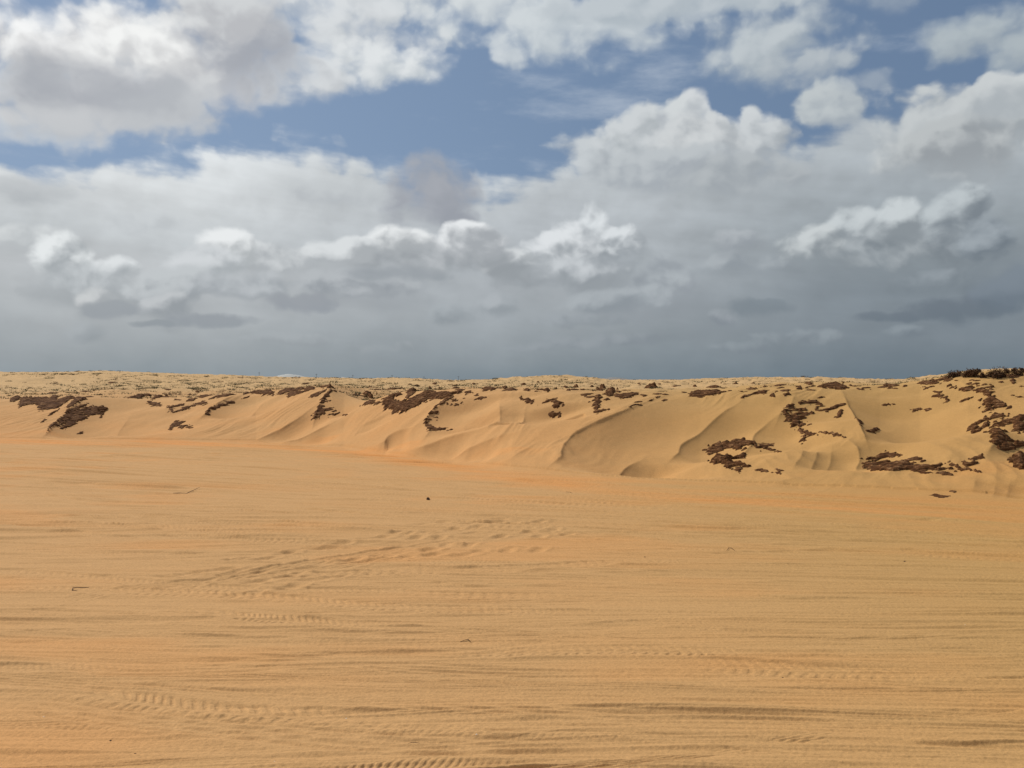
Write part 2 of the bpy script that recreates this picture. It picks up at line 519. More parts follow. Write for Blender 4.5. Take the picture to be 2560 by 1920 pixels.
def perlin(x, y, seed=0):
    x = np.asarray(x, np.float32) + np.float32(seed * 17.31)
    y = np.asarray(y, np.float32) + np.float32(seed * 9.77)
    xi = np.floor(x)
    yi = np.floor(y)
    fx = x - xi
    fy = y - yi
    xi = xi.astype(np.int32) & 255
    yi = yi.astype(np.int32) & 255
    u = fx * fx * fx * (fx * (fx * 6 - 15) + 10)
    v = fy * fy * fy * (fy * (fy * 6 - 15) + 10)
    a, b = _perm[xi], _perm[xi + 1]
    out = 0
    h = _perm[a + yi]
    n00 = _gx[h] * fx + _gy[h] * fy
    h = _perm[b + yi]
    n10 = _gx[h] * (fx - 1) + _gy[h] * fy
    h = _perm[a + yi + 1]
    n01 = _gx[h] * fx + _gy[h] * (fy - 1)
    h = _perm[b + yi + 1]
    n11 = _gx[h] * (fx - 1) + _gy[h] * (fy - 1)
    nx0 = n00 + u * (n10 - n00)
    nx1 = n01 + u * (n11 - n01)
    return (nx0 + v * (nx1 - nx0)) * np.float32(1.45)


def fbm(x, y, oct=4, seed=0, gain=0.5, lac=2.03):
    s, amp, f = 0, 1.0, 1.0
    for i in range(oct):
        s = s + amp * perlin(x * f, y * f, seed + i * 3)
        amp *= gain
        f *= lac
    return s


def sstep(x, a, b):
    t = np.clip((x - a) / (b - a), 0, 1)
    return t * t * (3 - 2 * t)


# ---- the lie of the land, read off the photo column by column (2560 px wide)
FP, HP = 2285.0, 950.0


def ip(pts):
    p = np.array(pts, float)
    return lambda X: np.interp(X, p[:, 0], p[:, 1])


toe_px = ip([(-900, 1092), (-300, 1099), (0, 1104), (320, 1108), (640, 1112), (860, 1128), (1000, 1148), (1280, 1186),
             (1500, 1208), (1700, 1220), (2000, 1242), (2300, 1262), (2560, 1278), (2900, 1296), (3500, 1320)])
face_w = ip([(-900, 7), (0, 6), (640, 5.5), (1000, 5.0), (1280, 5.5), (1700, 6.5), (2100, 7.5), (2560, 8), (3500, 9)])
crest_px = ip([(-900, 1000), (0, 999), (150, 992), (300, 987), (480, 990), (620, 984), (700, 974), (830, 967), (900, 975), (960, 980),
               (1100, 977), (1250, 970), (1400, 975), (1500, 981), (1640, 984), (1750, 984), (1850, 975), (1950, 968), (2100, 966),
               (2200, 966), (2300, 958), (2360, 946), (2420, 934), (2480, 930), (2560, 931), (2900, 938), (3500, 930)])
hor_px = ip([(-900, 920), (0, 924), (100, 924), (250, 926), (400, 932), (560, 937), (700, 944), (900, 946), (1000, 945), (1100, 950),
             (1200, 951), (1300, 947), (1380, 943), (1450, 945), (1520, 951), (1650, 952), (1750, 949), (1850, 946), (1950, 946),
             (2050, 948), (2150, 953), (2250, 954), (2350, 944), (2420, 932), (2560, 929), (2900, 930), (3500, 926)])


def column(x, y):
    yy = np.maximum(y, 0.5)
    X = np.clip(1280.0 + FP * x / yy, -900, 3500)
    X = np.where(y < 0.5, 1280.0, X)
    Yt = EYE * FP / (toe_px(X) - HP)
    return X, Yt, Yt + face_w(X)


R_FAR = 330.0


def base_height(x, y):
    X, Yt, Yc = column(x, y)
    yc, yh = crest_px(X), np.minimum(hor_px(X), crest_px(X) - 1.5)
    Zc = EYE + (HP - yc) / FP * Yc
    s = (y - Yt) / (Yc - Yt)
    sc = np.clip(s, 0, 1)
    prof = 0.45 * sc + 0.55 * (sc * sc * (3 - 2 * sc))
    prof = np.where(s < 0.12, np.clip(s + 0.06, 0, 1) ** 2 * 1.9, prof + 0.0)
    toe_blend = sstep(s, -0.06, 0.16)
    z = Zc * np.where(s < 0, 0.0, prof) * toe_blend
    yf = np.minimum(y, R_FAR)
    plat = EYE + (HP - yh) / FP * yf - (yc - yh) * Yc / FP
    over = np.maximum(y - R_FAR, 0)
    plat = plat - 0.012 * over * over / (over + 60.0)
    plat = np.maximum(plat, -25.0)
    z = np.where(s >= 1, plat, z)
    return z, s


def shoot(X, Y):
    """Where the sight line of photo point (X, Y) meets the land; X, Y in 2560-px units."""
    q = (X - 1280.0) / FP
    t = np.concatenate([np.arange(3.0, 45.0, 0.02), np.geomspace(45, 2500, 900)])
    z, _ = base_height(q * t, t)
    ray = EYE + (HP - Y) / FP * t
    hit = np.nonzero(z >= ray)[0]
    i = hit[0] if len(hit) else len(t) - 1
    return q * t[i], t[i]


# ---- wind-cut hollows: an edge drawn far to near; the ground drops on its right side
SCOOPS = [
    ([(217, 990), (162, 1036), (116, 1085)], 0.404, 1.00),
    ([(330, 1010), (300, 1050), (285, 1080)], 0.155, 0.80),
    ([(590, 987), (545, 1005), (515, 1030)], 0.248, 0.60),
    ([(664, 990), (645, 1010), (630, 1030)], 0.124, 0.40),
    ([(830, 965), (805, 1000), (785, 1040)], 0.311, 0.80),
    ([(790, 1012), (740, 1050), (700, 1075), (650, 1097)], 0.210, 0.42),
    ([(850, 1045), (790, 1071), (745, 1088), (700, 1107)], 0.240, 0.48),
    ([(905, 1060), (890, 1085)], 0.077, 0.30),
    ([(1030, 1069), (995, 1079), (970, 1093), (962, 1105)], 0.155, 0.34),
    ([(1135, 995), (1085, 1025), (1062, 1060), (1075, 1076)], 0.325, 0.65),
    ([(1160, 1040), (1160, 1060), (1150, 1068)], 0.046, 0.20),
    ([(1190, 1040), (1186, 1060), (1176, 1068)], 0.046, 0.20),
    ([(1248, 990), (1250, 1028), (1244, 1050), (1222, 1063)], 0.180, 0.36),
    ([(1200, 1073), (1120, 1094), (1063, 1116)], 0.250, 0.50),
    ([(1276, 1085), (1200, 1105), (1150, 1121)], 0.186, 0.40),
    ([(1312, 1005), (1306, 1028), (1296, 1045)], 0.250, 0.50),
    ([(1640, 998), (1575, 1021), (1506, 1050), (1442, 1082), (1416, 1105), (1404, 1129), (1403, 1145)], 0.340, 0.95),
    ([(1604, 1113), (1570, 1128), (1552, 1145), (1548, 1158)], 0.200, 0.40),
    ([(1847, 1001), (1783, 1033), (1743, 1056), (1705, 1076), (1696, 1100)], 0.275, 0.55),
    ([(1950, 1018), (1917, 1029), (1890, 1043), (1882, 1059), (1881, 1077), (1866, 1092)], 0.250, 0.50),
    ([(1990, 985), (1975, 1005), (1950, 1018)], 0.155, 0.50),
    ([(2108, 985), (2120, 1004), (2134, 1024), (2146, 1050), (2156, 1075)], 0.400, 0.80),
    ([(2122, 1095), (2143, 1110), (2149, 1128), (2140, 1145)], 0.160, 0.32),
    ([(2010, 1110), (2004, 1140), (1990, 1160)], 0.093, 0.30),
    ([(2045, 1105), (2040, 1135), (2030, 1160)], 0.093, 0.30),
    ([(2080, 1105), (2075, 1140), (2062, 1165)], 0.093, 0.30),
    ([(2440, 1200), (2434, 1222)], 0.093, 0.22),
    ([(2490, 1206), (2484, 1236)], 0.109, 0.22),
    ([(2525, 1206), (2516, 1236)], 0.109, 0.22),
    ([(1990, 1194), (1960, 1200), (1948, 1210)], 0.093, 0.25),
    ([(2520, 1060), (2500, 1090), (2480, 1120)], 0.186, 0.60),
]


def edge_frame(x, y, P, L0):
    """offset across the edge P (+ towards +x) measured from its chord, and a smooth fade along and past it"""
    e = P[-1] - P[0]
    Lc = np.hypot(*e)
    e = e / Lc
    nrm = np.array([-e[1], e[0]])              # left of travel; travel is far to near, so left is +x
    tp = np.maximum.accumulate((P - P[0]) @ e + np.arange(len(P)) * 1e-6)
    pp = (P - P[0]) @ nrm
    gp = np.gradient(pp, tp) if len(P) > 2 else np.zeros(len(P))
    dx, dy = x - P[0, 0], y - P[0, 1]
    t = dx * e[0] + dy * e[1]
    q = dx * nrm[0] + dy * nrm[1]
    sl = np.clip(np.interp(t, tp, gp), -1.5, 1.5)
    lat = (q - np.interp(t, tp, pp)) / np.sqrt(1 + sl * sl)
    over = np.maximum(0, -t) + np.maximum(0, t - Lc)
    fade = (0.30 + 0.70 * sstep(t / Lc, 0.0, 0.4)) * np.exp(-(over / (0.6 * L0)) ** 2)
    return lat, fade


def smooth_line(pts, n=6):
    p = np.array(pts, float)
    if len(p) < 3:
        return p
    out = []
    q = np.vstack([2 * p[0] - p[1], p, 2 * p[-1] - p[-2]])
    for i in range(1, len(q) - 2):
        for k in range(n):
            t = k / n
            a, b, c_, d = q[i - 1], q[i], q[i + 1], q[i + 2]
            out.append(0.5 * ((2 * b) + (-a + c_) * t + (2 * a - 5 * b + 4 * c_ - d) * t * t + (-a + 3 * b - 3 * c_ + d) * t ** 3))
    out.append(p[-1])
    return np.array(out)


_scoop_w = []
for pts, A, L in SCOOPS:
    pw = np.array([shoot(X, Y) for X, Y in smooth_line(pts, 4)])
    keep = [0]
    for i in range(1, len(pw)):
        if np.hypot(*(pw[i] - pw[keep[-1]])) > 0.04:
            keep.append(i)
    pw = pw[keep]
    if len(pw) > 1:
        _scoop_w.append((pw, A, L))


def dune_detail(x, y, s, z):
    """hollows, flutes and hummocks added to the bank and the plain behind it"""
    out = np.zeros(x.shape)
    for pw, A, L in _scoop_w:
        r = 5.0 * L
        m = ((x > pw[:, 0].min() - r) & (x < pw[:, 0].max() + r) & (y > pw[:, 1].min() - r) & (y < pw[:, 1].max() + r))
        if not m.any():
            continue
        lat, fade = edge_frame(x[m], y[m], pw, L)
        k = np.maximum(lat, 0) * (1 + 0.10 * perlin(x[m] * 1.3, y[m] * 1.3, 5)) / L
        dep = -A * (k * np.exp(-k * k / 4.0) + 0.07 * (1 - np.exp(-np.maximum(lat, 0) / 0.03)) * np.exp(-k))
        dep = dep + 0.05 * A * np.exp(-np.abs(lat) / (0.25 * L))
        out[m] += dep * fade * sstep(s[m], 0.03, 0.26)
    hollow = np.clip(-out / 0.10, 0, 1)
    face = sstep(s, 0.02, 0.3) * (1 - sstep(s, 1.0, 1.35)) * (1 - 0.75 * hollow)
    m = face > 0.001
    if m.any():
        xs, ys = x[m], y[m]
        wx = 0.35 * perlin(xs * 0.8, ys * 0.8, 21)
        u = xs * 0.60 + ys * 0.80
        v = xs * 0.80 - ys * 0.60 + wx
        n1 = 1 - np.abs(perlin(u * 0.40, v * 1.5, 31)) * 2.0            # sharp long ribs
        n2 = 1 - np.abs(perlin(u * 0.9, v * 4.2, 35)) * 2.0
        n3 = perlin(u * 2.0, v * 11.0, 37)
        patch = sstep(perlin(xs * 0.5, ys * 0.5, 41), -0.25, 0.45)
        o = 0.020 * n1 + patch * (0.014 * n2 + 0.0032 * n3)
        # slump ribs low on the right-hand face
        low = sstep(s[m], 0.03, 0.14) * (1 - sstep(s[m], 0.30, 0.55)) * sstep(xs, -1.0, 1.5)
        w2 = xs + 0.25 * ys + 0.18 * perlin(xs * 1.3, ys * 1.3, 43)
        rib = np.abs(perlin(w2 * 2.6, ys * 0.55, 45))
        o += low * 0.045 * (0.35 - rib)
        o += 0.004 * fbm(xs * 6, ys * 6, 3, 47)
        out[m] += o * face[m]
    # plain and hill behind
    pl = sstep(s, 0.85, 1.5)
    m = pl > 0.001
    if m.any():
        xs, ys = x[m], y[m]
        g = np.clip((ys - 18.0) / 60.0, 0, 1)
        ridge = 1 - np.abs(perlin(xs * 0.22 + 0.2 * ys * 0.22, ys * 0.16, 51)) * 2
        o = 0.07 * perlin(xs * 0.55, ys * 0.40, 53) + 0.05 * perlin(xs * 1.3 - ys * 0.3, ys * 0.7, 55) + 0.02 * fbm(xs * 3, ys * 2, 2, 57)
        o = o * (1 + 1.2 * g) + 0.16 * ridge * g - 0.05
        o += 0.45 * perlin(xs * 0.045, ys * 0.03, 59) * g
        o += 0.9 * perlin(xs * 0.012, ys * 0.010, 61) * np.clip((ys - 120) / 200, 0, 1)
        out[m] += o * pl[m] * np.where(ys > R_FAR * 1.5, 3.0, 1.0)
    return out


def dune_z(x, y):
    x, y = np.atleast_1d(np.asarray(x, float)), np.atleast_1d(np.asarray(y, float))
    z, s = base_height(x, y)
    return z + dune_detail(x, y, s, z)


# ---- the flat, driven-over sand
TR = np.random.RandomState(4)
TRACKS = []


def trk(y0, k, wav, wl, ph, w, kind, dep, x0=-40, x1=40, pitch=0.06, c2=0.0):
    TRACKS.append(dict(y0=y0, k=k, wav=wav, wl=wl, ph=ph, w=w, kind=kind, dep=dep, x0=x0, x1=x1, pitch=pitch, c2=c2))


def slope_at(y):
    return -0.50 * float(sstep(np.array(y), 7.0, 15.5)) - 0.04


for i in range(270):
    y0 = 3.7 + 16.5 * TR.rand() ** 1.15 if i < 210 else 3.8 + 7.0 * TR.rand()
    k = slope_at(y0) + TR.normal(0, 0.055 if i % 5 else 0.16)
    kind = TR.choice(['soft', 'soft', 'soft', 'lug', 'line', 'line', 'edge', 'edge', 'edge', 'soft'])
    xs = TR.uniform(-9, 9)
    ln = TR.uniform(2.0, 12) if kind != 'edge' else TR.uniform(4.0, 14)
    w = TR.uniform(0.09, 0.30) * (1.0 if kind != 'line' else 0.6)
    if kind == 'edge':
        w = TR.uniform(0.05, 0.13)
    trk(y0, k, TR.uniform(0.02, 0.13), TR.uniform(3, 9), TR.rand() * 6.3, w, kind,
        TR.uniform(0.006, 0.011) if kind == 'edge' else TR.uniform(0.006, 0.015), xs - ln, xs + ln, TR.uniform(0.032, 0.055), TR.normal(0, 0.004))


for i in range(70):
    y0 = TR.uniform(6.2, 16.5)
    xs = TR.uniform(-8, 8)
    ln = TR.uniform(2.0, 7)
    trk(y0, slope_at(y0) + TR.normal(0, 0.12), TR.uniform(0.03, 0.14), TR.uniform(3, 8), TR.rand() * 6.3, TR.uniform(0.14, 0.30),
        TR.choice(['edge', 'edge', 'soft', 'lug']), TR.uniform(0.011, 0.022), xs - ln, xs + ln, TR.uniform(0.07, 0.10), TR.normal(0, 0.004))


def px_track(pts, w, kind, dep, pitch=0.06):
    P = np.array([((X - 1280.0) / FP * EYE * FP / (Y - HP), EYE * FP / (Y - HP)) for X, Y in smooth_line(pts, 8)])
    TRACKS.append(dict(poly=P, w=w, kind=kind, dep=dep, pitch=pitch))


px_track([(60, 1716), (250, 1738), (420, 1764), (700, 1788), (1000, 1800), (1300, 1812), (1700, 1816)], 0.24, 'lug', 0.016, 0.075)
px_track([(300, 1530), (500, 1530), (680, 1548), (880, 1562), (1150, 1568)], 0.22, 'lug', 0.013, 0.06)
px_track([(980, 1640), (1250, 1632), (1480, 1626), (1700, 1628), (2000, 1640), (2300, 1646)], 0.2, 'lug', 0.012, 0.07)
px_track([(-40, 1406), (200, 1402), (420, 1392), (760, 1374), (1050, 1356), (1400, 1345)], 0.12, 'edge', 0.013)
px_track([(-40, 1318), (300, 1318), (560, 1332), (760, 1336)], 0.2, 'lug', 0.010, 0.07)
px_track([(320, 1342), (640, 1352), (960, 1356)], 0.16, 'lug', 0.009, 0.08)
px_track([(-20, 1532), (120, 1508), (330, 1470), (560, 1448), (800, 1420), (1000, 1396), (1200, 1378)], 0.2, 'line', 0.011)
px_track([(60, 1640), (300, 1668), (560, 1665), (800, 1650), (1150, 1640), (1500, 1600)], 0.3, 'line', 0.012)
px_track([(1560, 1560), (1900, 1556), (2200, 1562), (2600, 1572)], 0.14, 'edge', 0.013)
px_track([(1280, 1592), (1600, 1562), (1900, 1556)], 0.2, 'soft', 0.009)
px_track([(640, 1495), (900, 1503), (1200, 1502), (1700, 1490)], 0.2, 'line', 0.008)
px_track([(-40, 1848), (200, 1852), (420, 1866), (700, 1874), (1000, 1878), (1400, 1866)], 0.26, 'soft', 0.010)
px_track([(900, 1478), (1080, 1486), (1300, 1490), (1600, 1492)], 0.2, 'lug', 0.012, 0.11)
px_track([(560, 1450), (700, 1445), (900, 1432), (1100, 1424), (1300, 1428)], 0.2, 'lug', 0.010, 0.12)
px_track([(1300, 1208), (1600, 1224), (1900, 1246), (2250, 1268), (2600, 1290)], 0.34, 'edge', 0.030)
px_track([(1000, 1186), (1400, 1222), (1800, 1252), (2200, 1278), (2600, 1302)], 0.28, 'edge', 0.022)
px_track([(700, 1150), (1000, 1178), (1300, 1205), (1600, 1232), (2000, 1264), (2600, 1312)], 0.3, 'soft', 0.020)
px_track([(0, 1128), (400, 1130), (700, 1138), (1000, 1160)], 0.4, 'edge', 0.02)

for P_, w_, k_, d_ in (
        ([(-60, 1622), (300, 1640), (640, 1655), (1000, 1648), (1600, 1655)], 0.12, 'edge', 0.013),
        ([(-60, 1745), (300, 1790), (600, 1822), (900, 1850), (1280, 1868), (1900, 1880)], 0.26, 'line', 0.014),
        ([(1200, 1716), (1700, 1733), (2100, 1750), (2640, 1770)], 0.14, 'edge', 0.014),
        ([(1240, 1788), (1700, 1800), (2200, 1815), (2640, 1838)], 0.28, 'line', 0.013),
        ([(1640, 1655), (2100, 1680), (2640, 1702)], 0.26, 'lug', 0.014),
        ([(-60, 1556), (400, 1570), (800, 1578), (1280, 1566)], 0.10, 'edge', 0.012),
        ([(700, 1326), (1100, 1334), (1500, 1340), (2000, 1355), (2640, 1380)], 0.16, 'edge', 0.016),
        ([(1240, 1444), (1700, 1432), (2100, 1440), (2640, 1452)], 0.14, 'edge', 0.015),
        ([(1240, 1305), (1700, 1322), (2200, 1345), (2640, 1366)], 0.22, 'soft', 0.014),
        ([(-60, 1470), (260, 1476), (620, 1490), (1000, 1520), (1500, 1530)], 0.22, 'lug', 0.013),
        ([(-60, 1230), (300, 1236), (700, 1252), (1200, 1268), (1700, 1282)], 0.24, 'edge', 0.018),
        ([(-60, 1288), (300, 1282), (700, 1292), (1100, 1300)], 0.22, 'edge', 0.016),
        ([(300, 1500), (520, 1452), (760, 1408), (1000, 1372), (1240, 1340)], 0.20, 'line', 0.014)):
    px_track(P_, w_, k_, d_, 0.075)

# footprints: (photo X, Y, heading)
FEET = []
for (xa, ya, xb, yb, n, jit) in ((420, 1442, 780, 1372, 7, 7), (800, 1365, 1000, 1330, 5, 6), (1010, 1330, 1340, 1308, 7, 5),
                                 (640, 1460, 900, 1400, 6, 8), (900, 1400, 1180, 1360, 6, 8), (980, 1345, 1370, 1330, 7, 8),
                                 (1080, 1392, 1330, 1378, 5, 8), (600, 1490, 830, 1445, 5, 8), (1240, 1352, 1420, 1340, 3, 6),
                                 (520, 1446, 640, 1425, 4, 5), (1050, 1312, 1240, 1300, 4, 4)):
    for i in range(n):
        f = (i + TR.uniform(-0.25, 0.25)) / max(1, n - 1)
        X, Y = xa + (xb - xa) * f, ya + (yb - ya) * f + TR.normal(0, jit) * 0.6
        Dp = EYE * FP / (Y - HP)
        FEET.append(((X - 1280.0) / FP * Dp, Dp, math.atan2(1.0, 1.0) + TR.normal(0, 0.35), TR.uniform(0.9, 1.5)))


def flat_detail(x, y, s):
    """tyre tracks and footprints; later ones overwrite earlier ones"""
    wx = 0.5 * perlin(x * 0.25, y * 0.25, 71)
    # combed lines: long thin ridges that swing with the driving direction
    eta = y + 0.46 * x * sstep(y + 0.35 * x, 6.5, 15.5) + 0.35 * wx

    def comb(fx, fy, sd):
        return 1 - np.abs(perlin(x * fx, eta * fy, sd)) * 2.2

    gain = 1 + 0.9 * sstep(y, 6.0, 13.0)
    patchy = 0.45 + 0.8 * np.clip(0.5 + perlin(x * 0.30, y * 0.5, 82), 0, 1)
    h = 0.007 * perlin(x * 0.20, eta * 1.3, 73) + 0.006 * perlin(x * 0.5, eta * 3.0, 74)
    h += gain * patchy * (0.0100 * comb(0.16, 2.6, 75) + 0.0080 * comb(0.20, 5.5, 76))
    fine = gain * patchy * (0.0048 * comb(0.17, 5.0, 86) + 0.0052 * comb(0.22, 10.0, 77)) + patchy * (0.0036 * comb(0.32, 20.0, 79) + 0.0010 * perlin(x * 1.2, eta * 42.0, 80))
    rough = 0.0028 * perlin(x * 18, y * 18, 81) + 0.0024 * perlin(x * 47, y * 47, 83)
    blot = perlin(x * 0.9, y * 0.9, 85)
    h += rough * (0.6 + 1.2 * np.clip(blot, 0, 1))
    for t in TRACKS:
        w = t['w']
        if 'poly' in t:
            P = t['poly']
            r = 2.2 * w
            m = np.nonzero((x > P[:, 0].min() - r) & (x < P[:, 0].max() + r) & (y > P[:, 1].min() - r) & (y < P[:, 1].max() + r))[0]
            if not len(m):
                continue
            yc = np.interp(x[m], P[:, 0], P[:, 1])
            m = m[np.abs(y[m] - yc) < r]
            xs, ys = x[m], y[m]
            yc = np.interp(xs, P[:, 0], P[:, 1])
            kk = np.gradient(P[:, 1]) / np.gradient(P[:, 0])
            k = np.interp(xs, P[:, 0], kk)
            x0, x1 = P[0, 0], P[-1, 0]
        else:
            yc = t['y0'] + t['k'] * x + t['wav'] * np.sin(6.283 * x / t['wl'] + t['ph']) + t['c2'] * x * x
            m = np.nonzero((np.abs(y - yc) < 2.2 * w) & (x > t['x0']) & (x < t['x1']))[0]
            if not len(m):
                continue
            xs, ys, yc = x[m], y[m], yc[m]
            k = t['k'] + t['wav'] * 6.283 / t['wl'] * np.cos(6.283 * xs / t['wl'] + t['ph']) + 2 * t['c2'] * xs
            x0, x1 = t['x0'], t['x1']
        d = (ys - yc) / np.sqrt(1 + k * k)
        d = d + 0.06 * w * perlin(xs * 2.5, ys * 2.5, 91)
        end = sstep(xs, x0, x0 + 0.8) * (1 - sstep(xs, x1 - 1.2, x1))
        end = end * sstep(perlin(xs * 0.22, xs * 0.0 + t['w'] * 313.0, 93), -0.60, -0.10)      # worn out in places
        a = np.abs(d) / (0.5 * w)
        band = 1 - sstep(a, 0.80, 1.10)
        berm = np.exp(-((a - 1.25) / 0.28) ** 2)
        dep = min(t['dep'], 0.062 * w) if 'poly' not in t else t['dep']
        if t['kind'] == 'edge':                       # one steep shoulder
            q = d / (0.5 * w)
            new = -dep * (1 - sstep(q, -1.0, 0.85)) * (1 - sstep(-q, 1.0, 3.0))
            new += 0.5 * dep * np.exp(-((q - 1.1) / 0.4) ** 2)
            room = np.where(new > 0, np.clip(1 - h[m] / 0.014, 0, 1), np.clip(1 + h[m] / 0.014, 0, 1))
            h[m] = h[m] + (new * room - 0.5 * h[m] * band) * end
            continue
        cur = h[m]
        bottom = -dep + np.zeros(len(xs))
        if t['kind'] == 'lug':
            u = xs * np.sqrt(1 + k * k)
            ph = (u + 0.55 * np.abs(d) + 0.01 * perlin(xs * 6, ys * 6, 95)) / t['pitch']
            lug = sstep(np.abs(ph - np.floor(ph) - 0.5), 0.10, 0.32)
            lug2 = sstep(a, 0.12, 0.30)
            bottom += (0.0075 if 'poly' in t else 0.0045) * lug * lug2 * (0.55 + 0.6 * perlin(xs * 1.1, ys * 3.0, 97))
        elif t['kind'] == 'line':
            bottom += 0.0035 * np.cos(d / w * 6.283 * 4.0) * (1 - sstep(a, 0.9, 1.0))
        else:
            bottom += dep * 0.5 * (1 - np.cos(np.clip(a, 0, 1) * 3.1416)) * 0.5
        bottom += 0.3 * rough[m]
        h[m] = cur + (bottom - 0.75 * cur) * band * end + 0.45 * dep * berm * end * np.clip(1 - cur / 0.012, 0, 1)
    h += fine
    for fx, fy, hd, sc in FEET:
        m = np.nonzero((np.abs(x - fx) < 0.4) & (np.abs(y - fy) < 0.4))[0]
        if not len(m):
            continue
        dx, dy = x[m] - fx, y[m] - fy
        u = dx * math.cos(hd) + dy * math.sin(hd)
        v = -dx * math.sin(hd) + dy * math.cos(hd)
        rr = np.sqrt((u / 0.155) ** 2 + (v / 0.075) ** 2)
        rr = rr + 0.18 * perlin(dx * 9, dy * 9, int(fx * 37) % 90)
        h[m] += sc * (-0.012 * (1 - sstep(rr, 0.25, 1.05)) + 0.004 * np.exp(-((rr - 1.35) / 0.33) ** 2) * (0.7 + 0.5 * np.sign(u)))
    return h


def build_terrain():
    # a sheet of rings round the viewer, finest where the track and the bank are
    az = np.concatenate([np.arange(-180, -60, 6.0), np.arange(-60, -42, 1.0), np.arange(-42, -31.5, 0.15), np.arange(-31.5, 31.5, 0.05),
                         np.arange(31.5, 42, 0.15), np.arange(42, 60, 1.0), np.arange(60, 180.0, 6.0)])
    r = [0.15, 0.5, 1.0, 1.6, 2.2, 2.7, 3.1, 3.4, 3.6]
    while r[-1] < 33.0:
        r.append(r[-1] + min(0.03, max(0.0030, r[-1] ** 2 / 5000.0)))
    st = 0.03
    while r[-1] < 9000.0:
        st = max(st * 1.035, 0.012 * r[-1] if r[-1] > 60 else 0.0)
        r.append(r[-1] + st)
    r = np.array(r)
    na, nr = len(az), len(r)
    A, Rr = np.meshgrid(np.radians(az), r)
    x = (Rr * np.sin(A)).ravel()
    y = (Rr * np.cos(A)).ravel()
    n = len(x)
    z, s = base_height(x, y)
    far = s > 0.0
    z[far] += dune_detail(x[far], y[far], s[far], z[far])
    near = (s < 0.25) & (x * x + y * y < 45.0 ** 2)
    fl = flat_detail(x[near], y[near], s[near]) * (1 - sstep(s[near], 0.0, 0.12))
    z[near] += fl
    print('terrain', n)

    idx = np.arange(n, dtype=np.int32).reshape(nr, na)
    nxt = np.roll(idx, -1, axis=1)
    quads = np.stack([idx[:-1], nxt[:-1], nxt[1:], idx[1:]], axis=-1).reshape(-1, 4)
    sq = s[quads[:, 0]]
    co = np.stack([x, y, z], axis=1).astype(np.float32)
    # colour of the sand itself: how orange it is
    toe = np.exp(-((s - (-0.06)) / 0.17) ** 2) * (1 - sstep(y, 40, 80))
    tint = 0.85 * toe * (0.75 + 0.9 * perlin(x * 0.25, (y + 0.5 * x) * 2.2, 103)) + 0.35 * sstep(fbm(x * 0.30, y * 0.75, 3, 101), 0.05, 0.75) * (s < 0.3)
    tint = tint + 0.25 * sstep(s, 0.0, 0.3) * (1 - sstep(s, 0.5, 1.1))
    pale = sstep(s, 1.1, 4.0) + 0.0
    for name, m, label in (('ground', sq < 0.02, 'flat orange sand criss-crossed by tyre tracks and footprints'),
                           ('dune', (sq >= 0.02) & (sq < 1.12), 'low wind-cut sand bank with hollows and sharp ridges'),
                           ('plain', sq >= 1.12, 'sandy upland behind the bank running to the skyline')):
        q = quads[m]
        used, inv = np.unique(q, return_inverse=True)
        me = bpy.data.meshes.new(name)
        me.vertices.add(len(used))
        me.vertices.foreach_set('co', co[used].ravel())
        me.loops.add(len(q) * 4)
        me.loops.foreach_set('vertex_index', inv.astype(np.int32).ravel())
        me.polygons.add(len(q))
        me.polygons.foreach_set('loop_start', np.arange(0, len(q) * 4, 4, dtype=np.int32))
        me.polygons.foreach_set('loop_total', np.full(len(q), 4, dtype=np.int32))
        me.update(calc_edges=True)
        me.polygons.foreach_set('use_smooth', np.ones(len(q), dtype=bool))
        at = me.attributes.new('orange', 'FLOAT', 'POINT')
        at.data.foreach_set('value', tint[used].astype(np.float32))
        at = me.attributes.new('pale', 'FLOAT', 'POINT')
        at.data.foreach_set('value', pale[used].astype(np.float32))
        o = bpy.data.objects.new(name, me)
        o['kind'] = 'structure'
        o['label'] = label
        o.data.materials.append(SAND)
        COL.objects.link(o)


